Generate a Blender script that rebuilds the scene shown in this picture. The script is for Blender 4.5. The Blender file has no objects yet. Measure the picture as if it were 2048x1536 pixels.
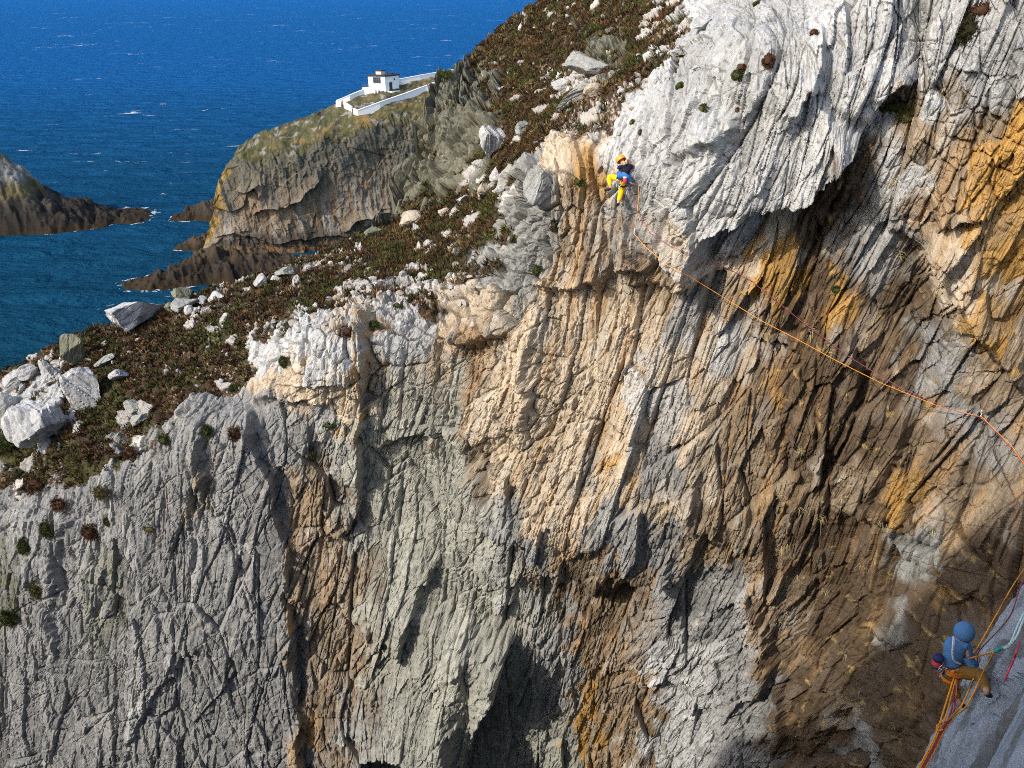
import bpy, bmesh, math, random
import numpy as np
from mathutils import Vector, Matrix

# ------------------------------------------------------------------ camera, sky, sun, exposure
scene = bpy.context.scene
COL = scene.collection
CAM_Z = 60.0                      # metres above the sea
PITCH = math.radians(26.3)        # looking down into the zawn
FPX = 1593.0                      # focal length in pixels of the 2048 px wide photograph
cam_data = bpy.data.cameras.new('camera')
cam_data.sensor_width = 36.0
cam_data.lens = FPX / 2048.0 * 36.0
cam_data.clip_start = 0.1
cam_data.clip_end = 120000.0
cam = bpy.data.objects.new('camera', cam_data)
cam.location = (0, 0, CAM_Z)
cam.rotation_euler = (math.pi / 2 - PITCH, 0, 0)
COL.objects.link(cam)
scene.camera = cam

SUN_EL = math.radians(35.0)
SUN_H = (-0.80, -0.60)           # horizontal direction towards the sun (left, behind the camera)
S = Vector((SUN_H[0] * math.cos(SUN_EL), SUN_H[1] * math.cos(SUN_EL), math.sin(SUN_EL))).normalized()
world = bpy.data.worlds.new('World')
scene.world = world
world.use_nodes = True
wn = world.node_tree
sky = wn.nodes.new('ShaderNodeTexSky')
sky.sky_type = 'NISHITA'
sky.sun_disc = False
sky.sun_elevation = SUN_EL
sky.sun_rotation = math.atan2(S.x, S.y)
sky.air_density = 1.0
sky.dust_density = 2.0
sky.ozone_density = 1.0
wn.links.new(sky.outputs[0], wn.nodes['Background'].inputs[0])
wn.nodes['Background'].inputs[1].default_value = 0.15
sun_data = bpy.data.lights.new('sun', 'SUN')
sun_data.energy = 2.0
sun_data.angle = math.radians(0.5)
sun_data.color = (1.0, 0.95, 0.87)
sun = bpy.data.objects.new('sun', sun_data)
sun.rotation_euler = (-S).to_track_quat('-Z', 'Y').to_euler()
sun.location = (-60, -60, 120)
COL.objects.link(sun)
scene.view_settings.view_transform = 'Standard'
scene.view_settings.look = 'None'
scene.view_settings.gamma = 1.0
scene.view_settings.exposure = 1.05
scene.render.engine = 'CYCLES'
scene.cycles.use_denoising = False
scene.cycles.denoiser = 'OPENIMAGEDENOISE'
scene.cycles.denoising_input_passes = 'RGB_ALBEDO_NORMAL'
scene.cycles.denoising_prefilter = 'ACCURATE'
scene.cycles.max_bounces = 5
scene.cycles.filter_width = 1.0

# ------------------------------------------------------------------ helpers
SP, CP = math.sin(PITCH), math.cos(PITCH)
f32 = np.float32

def at(px, py, d):
    """world point seen at photograph pixel (px, py), d metres along the view axis"""
    x = (px - 1024.0) / FPX; y = (768.0 - py) / FPX
    return Vector((x * d, (y * SP + CP) * d, CAM_Z + (y * CP - SP) * d))

def atY(px, py, Y):
    y = (768.0 - py) / FPX
    return at(px, py, Y / (y * SP + CP))

def atZ(px, py, Z):
    y = (768.0 - py) / FPX
    return at(px, py, (Z - CAM_Z) / (y * CP - SP))

def pix(P):
    """photograph pixel of world points (n,3)"""
    X = P[..., 0]; Y = P[..., 1]; Z = P[..., 2] - CAM_Z
    d = Y * CP - Z * SP
    u = Y * SP + Z * CP
    return 1024 + FPX * X / d, 768 - FPX * u / d, d

def sstep(a, b, x):
    t = np.clip((x - a) / (b - a), 0, 1)
    return t * t * (3 - 2 * t)

def _h(ix, iy, seed):
    u = np.uint32
    h = ix.astype(u) * u(374761393) + iy.astype(u) * u(668265263) + u((seed * 2246822519) & 0xFFFFFFFF)
    h = (h ^ (h >> u(13))) * u(1274126177)
    h = (h ^ (h >> u(15))) * u(2246822519)
    return h ^ (h >> u(16))

def rnd(ix, iy, seed):
    return _h(ix, iy, seed).astype(f32) * f32(1 / 4294967296.0)

def noise2(x, y, seed=0):
    """gradient noise, about -1..1"""
    x = np.asarray(x, f32); y = np.asarray(y, f32)
    ix = np.floor(x).astype(np.int32); iy = np.floor(y).astype(np.int32)
    fx = x - ix; fy = y - iy
    u = fx * fx * fx * (fx * (fx * 6 - 15) + 10); v = fy * fy * fy * (fy * (fy * 6 - 15) + 10)
    def g(dx, dy):
        a = rnd(ix + dx, iy + dy, seed) * f32(2 * math.pi)
        return np.cos(a) * (fx - dx) + np.sin(a) * (fy - dy)
    n = (g(0, 0) * (1 - u) + g(1, 0) * u) * (1 - v) + (g(0, 1) * (1 - u) + g(1, 1) * u) * v
    return n * f32(1.5)

def fbm(x, y, seed=0, oct=4, gain=0.5, lac=2.03):
    s = 0; a = 1.0; t = 0
    for o in range(oct):
        s = s + noise2(x, y, seed + 17 * o) * f32(a); t += a
        x = x * f32(lac) + 3.7; y = y * f32(lac) + 1.3; a *= gain
    return s / f32(t) * f32(1.4)

def cells(x, y, seed, jit=0.9):
    """Voronoi cells: F1, F2-F1, three random numbers and the offset to the centre"""
    x = np.asarray(x, f32); y = np.asarray(y, f32)
    ix = np.floor(x).astype(np.int32); iy = np.floor(y).astype(np.int32)
    f1 = np.full(x.shape, 9, f32); f2 = f1.copy()
    bx = np.zeros(x.shape, np.int32); by = bx.copy()
    ox = np.zeros(x.shape, f32); oy = ox.copy()
    for i in (-1, 0, 1):
        for j in (-1, 0, 1):
            cx = ix + i; cy = iy + j
            h = _h(cx, cy, seed)
            dx = x - (cx + f32(0.5) + ((h & np.uint32(0xFFFF)).astype(f32) * f32(1 / 65536.0) - f32(0.5)) * f32(jit))
            dy = y - (cy + f32(0.5) + ((h >> np.uint32(16)).astype(f32) * f32(1 / 65536.0) - f32(0.5)) * f32(jit))
            d = np.sqrt(dx * dx + dy * dy)
            m = d < f1
            f2 = np.where(m, f1, np.minimum(f2, d))
            f1 = np.where(m, d, f1)
            bx = np.where(m, cx, bx); by = np.where(m, cy, by)
            ox = np.where(m, dx, ox); oy = np.where(m, dy, oy)
    return f1, f2 - f1, rnd(bx, by, seed + 1), rnd(bx, by, seed + 2), rnd(bx, by, seed + 3), ox, oy

def mesh_np(name, V, F, mat, smooth=True, colors=None, parent=None):
    me = bpy.data.meshes.new(name)
    V = np.ascontiguousarray(V, f32); F = np.ascontiguousarray(F, np.int32)
    k = F.shape[1]
    me.vertices.add(len(V)); me.vertices.foreach_set('co', V.ravel())
    me.loops.add(F.size); me.loops.foreach_set('vertex_index', F.ravel())
    me.polygons.add(len(F)); me.polygons.foreach_set('loop_start', np.arange(0, F.size, k, dtype=np.int32))
    me.update(calc_edges=True)
    me.polygons.foreach_set('use_smooth', np.full(len(F), smooth))
    if colors is not None:
        a = me.color_attributes.new('tint', 'FLOAT_COLOR', 'POINT')
        c = np.ones((len(V), 4), f32); c[:, :colors.shape[1]] = colors
        a.data.foreach_set('color', c.ravel())
    if mat: me.materials.append(mat)
    o = bpy.data.objects.new(name, me)
    COL.objects.link(o)
    if parent: o.parent = parent
    return o

def grid_faces(nv, nu):
    i = np.arange(nv * nu, dtype=np.int32).reshape(nv, nu)
    return np.stack([i[:-1, :-1], i[:-1, 1:], i[1:, 1:], i[1:, :-1]], -1).reshape(-1, 4)

def tag(o, label=None, cat=None, group=None, kind=None):
    if label: o['label'] = label
    if cat: o['category'] = cat
    if group: o['group'] = group
    if kind: o['kind'] = kind
    return o

def empty(name, loc):
    o = bpy.data.objects.new(name, None)
    o.location = loc; o.empty_display_size = 0.2
    COL.objects.link(o)
    return o

def rbf(pts, vals, qx, qy, scale=300.0):
    """smooth polyharmonic interpolation of scattered control values"""
    P = np.array(pts, float) / scale; v = np.array(vals, float)
    n = len(P)
    def k(r): return r * np.sqrt(1 + 0 * r)
    r = np.sqrt(((P[:, None] - P[None]) ** 2).sum(-1) + 0.02)
    A = np.zeros((n + 3, n + 3)); A[:n, :n] = k(r) - np.eye(n) * 0.004
    A[:n, n] = 1; A[:n, n + 1:] = P; A[n, :n] = 1; A[n + 1:, :n] = P.T
    w = np.linalg.solve(A, np.concatenate([v, [0, 0, 0]]))
    Q = np.stack([qx.ravel(), qy.ravel()], -1) / scale
    out = np.empty(len(Q))
    for s in range(0, len(Q), 40000):
        q = Q[s:s + 40000]
        r = np.sqrt(((q[:, None] - P[None]) ** 2).sum(-1) + 0.02)
        out[s:s + 40000] = r @ w[:n] + w[n] + q @ w[n + 1:]
    return out.reshape(qx.shape)

# ------------------------------------------------------------------ materials
def new_mat(name):
    m = bpy.data.materials.new(name); m.use_nodes = True
    nt = m.node_tree; nt.nodes.clear()
    out = nt.nodes.new('ShaderNodeOutputMaterial')
    b = nt.nodes.new('ShaderNodeBsdfPrincipled')
    nt.links.new(b.outputs[0], out.inputs[0])
    return m, nt, b

def N(nt, t, **kw):
    n = nt.nodes.new(t)
    for k, v in kw.items():
        if k.startswith('i_'):
            n.inputs[k[2:].replace('_', ' ')].default_value = v
        else:
            setattr(n, k, v)
    return n

def plain(name, rgb, rough=0.6, spec=0.3, vary=0.12, scale=30.0, metallic=0.0, bump=0.0):
    m, nt, b = new_mat(name)
    tc = N(nt, 'ShaderNodeTexCoord')
    no = N(nt, 'ShaderNodeTexNoise', i_Scale=scale, i_Detail=4.0)
    nt.links.new(tc.outputs['Object'], no.inputs['Vector'])
    mp = N(nt, 'ShaderNodeMapRange'); mp.inputs[3].default_value = 1 - vary; mp.inputs[4].default_value = 1 + vary
    nt.links.new(no.outputs[0], mp.inputs[0])
    mx = N(nt, 'ShaderNodeVectorMath', operation='SCALE'); mx.inputs[0].default_value = rgb
    nt.links.new(mp.outputs[0], mx.inputs['Scale'])
    nt.links.new(mx.outputs[0], b.inputs['Base Color'])
    b.inputs['Roughness'].default_value = rough
    b.inputs['Specular IOR Level'].default_value = spec
    b.inputs['Metallic'].default_value = metallic
    if bump:
        bp = N(nt, 'ShaderNodeBump', i_Strength=bump, i_Distance=0.02)
        nt.links.new(no.outputs[0], bp.inputs['Height']); nt.links.new(bp.outputs[0], b.inputs['Normal'])
    return m

def rock_mat(name, s=1.0, bump=0.6, spec=0.25, rough=0.8):
    """rock: tint from the surface's own colouring, grain and speckle from noise in metres"""
    m, nt, b = new_mat(name)
    L = nt.links.new
    at_ = N(nt, 'ShaderNodeAttribute', attribute_name='tint')
    geo = N(nt, 'ShaderNodeTexCoord')
    mapn = N(nt, 'ShaderNodeMapping'); mapn.inputs['Scale'].default_value = (s, s, s * 0.35)
    mapn.inputs['Rotation'].default_value = (0.1, 0.22, 0)
    L(geo.outputs['Object'], mapn.inputs['Vector'])
    n1 = N(nt, 'ShaderNodeTexNoise', i_Scale=5.0, i_Detail=9.0, i_Roughness=0.68, i_Distortion=0.4)
    L(mapn.outputs[0], n1.inputs['Vector'])
    n2 = N(nt, 'ShaderNodeTexNoise', i_Scale=34.0 * s, i_Detail=6.0, i_Roughness=0.7)
    L(geo.outputs['Object'], n2.inputs['Vector'])
    r1 = N(nt, 'ShaderNodeMapRange'); r1.inputs[1].default_value = 0.3; r1.inputs[2].default_value = 0.72
    r1.inputs[3].default_value = 0.72; r1.inputs[4].default_value = 1.22
    L(n1.outputs[0], r1.inputs[0])
    r2 = N(nt, 'ShaderNodeMapRange'); r2.inputs[1].default_value = 0.3; r2.inputs[2].default_value = 0.7
    r2.inputs[3].default_value = 0.78; r2.inputs[4].default_value = 1.16
    L(n2.outputs[0], r2.inputs[0])
    mu = N(nt, 'ShaderNodeMath', operation='MULTIPLY'); L(r1.outputs[0], mu.inputs[0]); L(r2.outputs[0], mu.inputs[1])
    sc = N(nt, 'ShaderNodeVectorMath', operation='SCALE'); L(at_.outputs['Color'], sc.inputs[0]); L(mu.outputs[0], sc.inputs['Scale'])
    L(sc.outputs[0], b.inputs['Base Color'])
    b.inputs['Roughness'].default_value = rough
    b.inputs['Specular IOR Level'].default_value = spec
    ad = N(nt, 'ShaderNodeMath', operation='ADD'); L(n1.outputs[0], ad.inputs[0]); L(n2.outputs[0], ad.inputs[1])
    bp = N(nt, 'ShaderNodeBump', i_Strength=bump, i_Distance=0.06 / s)
    L(ad.outputs[0], bp.inputs['Height']); L(bp.outputs[0], b.inputs['Normal'])
    return m

def leaf_mat(name):
    m, nt, b = new_mat(name)
    a = N(nt, 'ShaderNodeAttribute', attribute_name='tint')
    nt.links.new(a.outputs['Color'], b.inputs['Base Color'])
    b.inputs['Roughness'].default_value = 0.75
    b.inputs['Specular IOR Level'].default_value = 0.15
    return m

M_ROCK = rock_mat('quartzite', 1.0, 0.55)
M_FAR = rock_mat('far_quartzite', 0.25, 0.8)
M_SKERRY = rock_mat('wet_dark_rock', 0.4, 0.9, 0.12, 0.8)
M_LEAF = leaf_mat('heather_leaf')

# ------------------------------------------------------------------ the sea
def make_sea():
    m, nt, b = new_mat('sea_water')
    L = nt.links.new
    tc = N(nt, 'ShaderNodeTexCoord')
    mp = N(nt, 'ShaderNodeMapping'); mp.inputs['Rotation'].default_value = (0, 0, 0.15); mp.inputs['Scale'].default_value = (0.55, 1.0, 1.0)
    L(tc.outputs['Object'], mp.inputs['Vector'])
    big = N(nt, 'ShaderNodeTexNoise', i_Scale=0.018, i_Detail=3.0); L(mp.outputs[0], big.inputs['Vector'])
    w1 = N(nt, 'ShaderNodeTexNoise', i_Scale=0.11, i_Detail=8.0, i_Roughness=0.62, i_Distortion=0.6); L(mp.outputs[0], w1.inputs['Vector'])
    w2 = N(nt, 'ShaderNodeTexNoise', i_Scale=0.55, i_Detail=6.0, i_Roughness=0.65); L(mp.outputs[0], w2.inputs['Vector'])
    s1 = N(nt, 'ShaderNodeMath', operation='MULTIPLY'); s1.inputs[1].default_value = 13.0; L(w1.outputs[0], s1.inputs[0])
    s2 = N(nt, 'ShaderNodeMath', operation='MULTIPLY_ADD'); s2.inputs[1].default_value = 2.6; L(w2.outputs[0], s2.inputs[0]); L(s1.outputs[0], s2.inputs[2])
    bp = N(nt, 'ShaderNodeBump', i_Strength=1.0, i_Distance=1.0); L(s2.outputs[0], bp.inputs['Height'])
    L(bp.outputs[0], b.inputs['Normal'])
    # body colour of the water: greener in the sheltered bay, bluer offshore
    sx = N(nt, 'ShaderNodeSeparateXYZ'); L(tc.outputs['Object'], sx.inputs[0])
    off = N(nt, 'ShaderNodeMapRange'); off.inputs[1].default_value = 130; off.inputs[2].default_value = 620
    bw = N(nt, 'ShaderNodeMath', operation='MULTIPLY_ADD'); bw.inputs[1].default_value = 160.0; L(big.outputs[0], bw.inputs[0]); L(sx.outputs['Y'], bw.inputs[2])
    o2 = N(nt, 'ShaderNodeMath', operation='SUBTRACT'); o2.inputs[1].default_value = 80.0; L(bw.outputs[0], o2.inputs[0]); L(o2.outputs[0], off.inputs[0])
    cr = N(nt, 'ShaderNodeValToRGB')
    cr.color_ramp.elements[0].color = (0.009, 0.062, 0.108, 1); cr.color_ramp.elements[1].color = (0.014, 0.112, 0.31, 1)
    L(off.outputs[0], cr.inputs[0])
    # whitecaps
    f1 = N(nt, 'ShaderNodeTexNoise', i_Scale=0.085, i_Detail=7.0, i_Roughness=0.72, i_Distortion=1.0); L(mp.outputs[0], f1.inputs['Vector'])
    f2 = N(nt, 'ShaderNodeTexNoise', i_Scale=0.008, i_Detail=2.0); L(tc.outputs['Object'], f2.inputs['Vector'])
    fm = N(nt, 'ShaderNodeMath', operation='MULTIPLY_ADD'); fm.inputs[1].default_value = 0.45; L(f2.outputs[0], fm.inputs[0]); L(f1.outputs[0], fm.inputs[2])
    fr = N(nt, 'ShaderNodeMapRange'); fr.inputs[1].default_value = 0.90; fr.inputs[2].default_value = 0.945; L(fm.outputs[0], fr.inputs[0])
    mix = N(nt, 'ShaderNodeMix', data_type='RGBA'); L(fr.outputs[0], mix.inputs['Factor'])
    L(cr.outputs[0], mix.inputs[6]); mix.inputs[7].default_value = (0.75, 0.78, 0.8, 1)
    L(mix.outputs[2], b.inputs['Base Color'])
    b.inputs['Roughness'].default_value = 0.3
    b.inputs['IOR'].default_value = 1.33
    b.inputs['Specular IOR Level'].default_value = 0.0
    b.inputs['Specular Tint'].default_value = (0.12, 0.50, 0.95, 1)
    R = [8, 60, 150, 400, 1200, 4000, 15000, 60000]
    n = 64; V = [(0, 150, 0)]; F = []
    for r in R:
        for k in range(n):
            a = 2 * math.pi * k / n
            V.append((r * math.cos(a), 150 + r * math.sin(a), 0))
    me = bpy.data.meshes.new('sea')
    for k in range(n): F.append((0, 1 + k, 1 + (k + 1) % n))
    for i in range(len(R) - 1):
        for k in range(n):
            a = 1 + i * n; F.append((a + k, a + n + k, a + n + (k + 1) % n, a + (k + 1) % n))
    me.from_pydata(V, [], F); me.materials.append(m)
    o = bpy.data.objects.new('sea', me); COL.objects.link(o)
    return tag(o, 'choppy deep blue sea with scattered whitecaps', kind='structure')
make_sea()

# ------------------------------------------------------------------ the main cliff of the zawn
# patches of the cliff by rock or soil tone: (px, py, half width, half height) in photograph pixels
PATCHES = {
    'white': [(1560, 120, 200, 200), (1400, 300, 140, 140), (1750, 60, 200, 120), (1640, 250, 120, 100), (1440, 400, 70, 90), (1310, 250, 50, 120),
              (1380, 180, 90, 120), (1330, 810, 40, 90), (1450, 680, 60, 50), (1515, 1260, 22, 70), (395, 1300, 20, 26), (350, 1345, 18, 24), (310, 1400, 16, 30), (275, 1470, 14, 40), (1010, 1195, 24, 20), (1330, 1400, 26, 140),  # lower-left small ones put the light on the diagonal rib into colour
              (1420, 1380, 40, 120), (1760, 480, 35, 60), (1830, 340, 40, 60), (60, 830, 80, 60), (1960, 160, 100, 50), (1600, 360, 60, 40), (1385, 470, 40, 50), (660, 690, 110, 50), (550, 700, 50, 40), (780, 640, 60, 50)],
    'grey': [(250, 1200, 360, 300), (250, 1450, 400, 180), (480, 880, 110, 90), (600, 880, 80, 60), (1260, 500, 40, 70), (1300, 400, 45, 60), (1570, 400, 40, 30), (1790, 430, 80, 50), (1750, 530, 60, 60), (1880, 740, 50, 80),
             (1930, 840, 60, 50), (1180, 950, 40, 30), (1250, 1040, 50, 40), (1330, 1090, 50, 50),
             (1400, 1200, 90, 60), (1300, 1250, 60, 60), (1110, 1330, 60, 80), (1480, 1400, 60, 140), (1380, 640, 60, 50), (2010, 150, 40, 50),
             (1980, 920, 50, 40), (1330, 920, 50, 50), (400, 850, 60, 30), (1050, 1090, 60, 60), (1700, 1480, 60, 40), (1840, 560, 30, 40)],
    'slate': [(1060, 400, 50, 90), (1040, 540, 60, 80), (985, 540, 40, 40), (940, 500, 30, 30), (1100, 470, 40, 60), (250, 890, 90, 24), (400, 850, 50, 24), (1850, 1110, 40, 40), (1810, 1240, 26, 40)],
    'grey_green': [(830, 960, 120, 170), (860, 790, 60, 60), (900, 1150, 120, 120), (960, 1300, 110, 150), (980, 1480, 110, 90), (1040, 1400, 60, 140),
                   (760, 1480, 60, 60), (850, 1300, 90, 90), (790, 1180, 80, 80)],
    'cream': [(1120, 700, 110, 120), (1230, 640, 80, 60), (950, 600, 60, 50), (660, 760, 120, 30), (560, 765, 60, 30), (1160, 880, 120, 120),
              (1370, 760, 60, 140), (1150, 300, 50, 30), (1180, 330, 50, 40), (1390, 450, 40, 60), (1440, 520, 60, 30), (1560, 480, 40, 30),
              (1900, 470, 50, 60), (1910, 560, 60, 70), (1150, 1040, 60, 40), (720, 640, 60, 40), (980, 830, 40, 120), (1270, 960, 40, 30),
              (880, 720, 40, 60), (1370, 950, 50, 60)],
    'tan': [(1200, 470, 90, 90), (1280, 540, 60, 60), (1450, 820, 60, 120), (1500, 1000, 110, 110), (620, 1100, 45, 200), (640, 1350, 50, 150),
            (700, 1200, 60, 140), (425, 980, 24, 50), (1880, 260, 70, 60), (1960, 230, 60, 50), (1870, 400, 60, 60), (1980, 760, 60, 60),
            (1840, 880, 80, 80), (1950, 980, 90, 90), (2010, 600, 40, 60), (1480, 640, 50, 60), (1560, 1200, 50, 140), (1210, 1300, 60, 120),
            (1180, 1130, 80, 50), (1760, 700, 50, 60), (1690, 960, 40, 60), (1700, 1420, 60, 60), (1280, 1250, 40, 80), (1240, 1450, 40, 80), (1430, 1090, 60, 40), (960, 700, 80, 60), (930, 800, 40, 60)],
    'orange': [(2025, 360, 45, 90), (2015, 470, 45, 70), (1990, 600, 40, 60), (1985, 690, 36, 50), (1570, 560, 36, 36), (1690, 610, 26, 36),
               (1200, 390, 32, 26), (1250, 930, 22, 18), (1820, 960, 30, 60), (598, 1240, 20, 50), (610, 1440, 30, 50), (1180, 1310, 26, 60),
               (1170, 1430, 26, 70), (1890, 1180, 26, 28), (740, 690, 15, 60), (1560, 790, 30, 26), (733, 850, 11, 50), (1500, 480, 24, 24)],
    'brown': [(1720, 330, 40, 60), (1680, 420, 60, 60), (1640, 490, 60, 40), (1620, 620, 60, 70), (1720, 560, 30, 60), (1830, 590, 46, 80),
              (1780, 720, 70, 60), (1640, 760, 60, 80), (1740, 850, 90, 80), (1600, 900, 50, 60), (1640, 1100, 80, 90), (1700, 1250, 90, 110),
              (1620, 1330, 60, 140), (1780, 1330, 60, 110), (1880, 1240, 70, 90), (1580, 1450, 60, 90), (1950, 1120, 50, 60), (1150, 1160, 50, 36),
              (1240, 1180, 40, 50), (930, 760, 34, 34), (960, 870, 26, 80), (1180, 1230, 35, 50), (1830, 1430, 60, 60), (1860, 640, 40, 40)],
    'heather': [(330, 720, 220, 70), (560, 590, 160, 45), (820, 520, 120, 50), (940, 430, 90, 80), (1000, 100, 80, 80), (1120, 60, 130, 60),
                (1240, 60, 80, 60), (1020, 200, 60, 40), (1070, 260, 60, 50), (1000, 370, 60, 50), (1010, 310, 70, 60), (1040, 400, 30, 60), (960, 480, 60, 50), (100, 950, 110, 40), (250, 850, 130, 36),
                (140, 1015, 40, 40), (80, 1100, 30, 40), (1950, 40, 50, 34), (1290, 120, 50, 60), (160, 700, 90, 30), (430, 650, 140, 50), (700, 540, 100, 30), (1180, 0, 120, 40), (330, 850, 80, 28), (220, 905, 90, 30), (50, 990, 70, 26), (400, 805, 70, 22), (862, 300, 24, 18), (935, 300, 34, 26), (905, 205, 30, 16), (840, 390, 26, 16)],
    'moss': [(210, 830, 60, 50), (170, 900, 60, 45), (30, 880, 40, 40), (1800, 215, 46, 22), (160, 660, 50, 18), (110, 1030, 40, 40), (70, 1130, 22, 60), (20, 1250, 26, 60)],
    'scree': [(600, 545, 100, 16), (720, 497, 80, 16), (480, 580, 80, 12), (1200, 220, 60, 60), (1350, 90, 70, 80), (1330, 30, 60, 40), (400, 620, 60, 24), (1190, 280, 50, 30)],
    'rubble': [(770, 590, 140, 46), (900, 580, 70, 46), (560, 670, 60, 40), (40, 790, 60, 50), (200, 960, 50, 46), (1290, 180, 46, 60), (150, 1060, 26, 40), (420, 800, 60, 24)],
    'lichen': [(215, 1170, 40, 80), (195, 1260, 36, 50), (5, 1180, 25, 120)],
    'olive': [(830, 340, 60, 90), (930, 240, 60, 110), (900, 350, 50, 60), (790, 420, 40, 40), (1210, 90, 40, 40), (990, 165, 30, 22)],
}
TONE = {'white': (0.44, 0.432, 0.41), 'slate': (0.25, 0.245, 0.22), 'grey': (0.25, 0.245, 0.232), 'cream': (0.49, 0.40, 0.285), 'tan': (0.27, 0.205, 0.135),
        'orange': (0.42, 0.24, 0.065), 'brown': (0.095, 0.062, 0.034), 'grey_green': (0.325, 0.318, 0.265), 'lichen': (0.15, 0.15, 0.085),
        'olive': (0.135, 0.128, 0.088)}
SOILS = ('heather', 'moss', 'scree', 'rubble')

def kind_weights(px, py, sharp=2.0):
    """share of every kind of rock or soil at each place"""
    W = {}
    cols = px[px.shape[0] // 2]
    for kind, ell in PATCHES.items():
        w = np.full(px.shape, 0.004 if kind == 'grey' else 0.0004, f32)
        for cx, cy, rx, ry in ell:
            c0 = max(0, np.searchsorted(cols, cx - 2.4 * rx - 60)); c1 = min(px.shape[1], np.searchsorted(cols, cx + 2.4 * rx + 60))
            if c1 <= c0: continue
            q = ((px[:, c0:c1] - cx) / f32(rx)) ** 2 + ((py[:, c0:c1] - cy) / f32(ry)) ** 2
            w[:, c0:c1] = np.maximum(w[:, c0:c1], np.exp(-np.minimum(q, 30) * f32(0.9)))
        W[kind] = w ** f32(sharp)
    t = sum(W.values())
    for k in W: W[k] = W[k] / t
    return W

CREST = [(-260, 875), (0, 748), (60, 718), (130, 676), (200, 652), (330, 612), (400, 584), (480, 562), (600, 524), (660, 494),
         (740, 464), (762, 442), (774, 398), (790, 348), (820, 302), (850, 268), (866, 238), (872, 192), (884, 160), (905, 150),
         (930, 122), (960, 87), (1000, 52), (1040, 24), (1080, 0), (1150, -60), (1250, -140), (1400, -190), (2400, -190)]
CREST = np.array(CREST, float)
# how far each part of the surface lies from the camera (px, py, Y in metres)
DEPTH = []
def dcol(px, *pairs):
    for py, Y in pairs: DEPTH.append((px, py, Y))
dcol(-260, (1750, 24.5), (1300, 26), (1080, 27), (950, 30), (880, 33))
dcol(0, (1750, 23.5), (1300, 25.5), (1050, 27), (960, 28), (880, 30), (800, 32.5), (745, 35))
dcol(200, (1750, 22.5), (1300, 24.5), (1000, 25.8), (925, 26.5), (850, 28.6), (760, 31), (700, 33.5), (650, 36))
dcol(400, (1750, 22.5), (1300, 24), (1000, 25), (830, 25.8), (760, 28), (680, 31), (620, 34), (583, 37))
dcol(600, (1750, 23.5), (1300, 24.6), (1000, 25), (800, 25.4), (670, 26.3), (610, 29), (570, 33), (524, 38))
dcol(760, (1750, 24.6), (1300, 25), (1000, 25.2), (800, 25), (640, 25.8), (575, 28.5), (520, 33), (463, 41))
dcol(800, (430, 43), (390, 45), (340, 46.5))
dcol(870, (370, 43), (300, 45.5), (240, 47), (190, 49))
dcol(910, (330, 42), (250, 45), (170, 50))
dcol(950, (1750, 25.3), (1300, 24.2), (1000, 23.5), (800, 23.6), (620, 24), (540, 25.5), (460, 30), (390, 35), (300, 40.5), (200, 47), (110, 56))
dcol(1060, (540, 23.2), (420, 24), (345, 25.5), (280, 31), (200, 39), (100, 49), (20, 58))
dcol(1150, (1750, 24.5), (1300, 23.2), (1000, 21.8), (800, 21.6), (600, 22.2), (400, 22.9), (300, 23.9), (250, 26), (180, 32), (80, 43), (-100, 58))
dcol(1270, (1750, 23.5), (1300, 22.4), (1000, 20.8), (800, 20.8), (600, 21.3), (400, 21.9), (250, 22.7), (190, 23.8), (110, 29), (20, 38), (-150, 50))
dcol(1450, (1750, 21.5), (1300, 21), (1000, 19.6), (800, 19.6), (600, 20), (400, 19.6), (200, 20), (90, 21), (0, 24.5), (-150, 33))
dcol(1650, (1750, 18.2), (1300, 18.6), (1000, 18.7), (800, 18.9), (600, 19.2), (400, 19.1), (200, 18.8), (0, 19.5), (-190, 22))
dcol(1850, (1750, 14.0), (1500, 14.6), (1300, 15.6), (1100, 16.8), (900, 17.6), (600, 18.2), (400, 18.2), (200, 18.0), (0, 18.2), (-190, 19.8))
dcol(2048, (1750, 12.0), (1500, 12.6), (1300, 13.8), (1100, 15.3), (900, 16.5), (600, 17.2), (300, 17.2), (0, 17.3), (-190, 18.2))
dcol(2350, (1750, 11.0), (1200, 13), (900, 14.8), (300, 15.6), (-190, 16.6))

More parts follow.
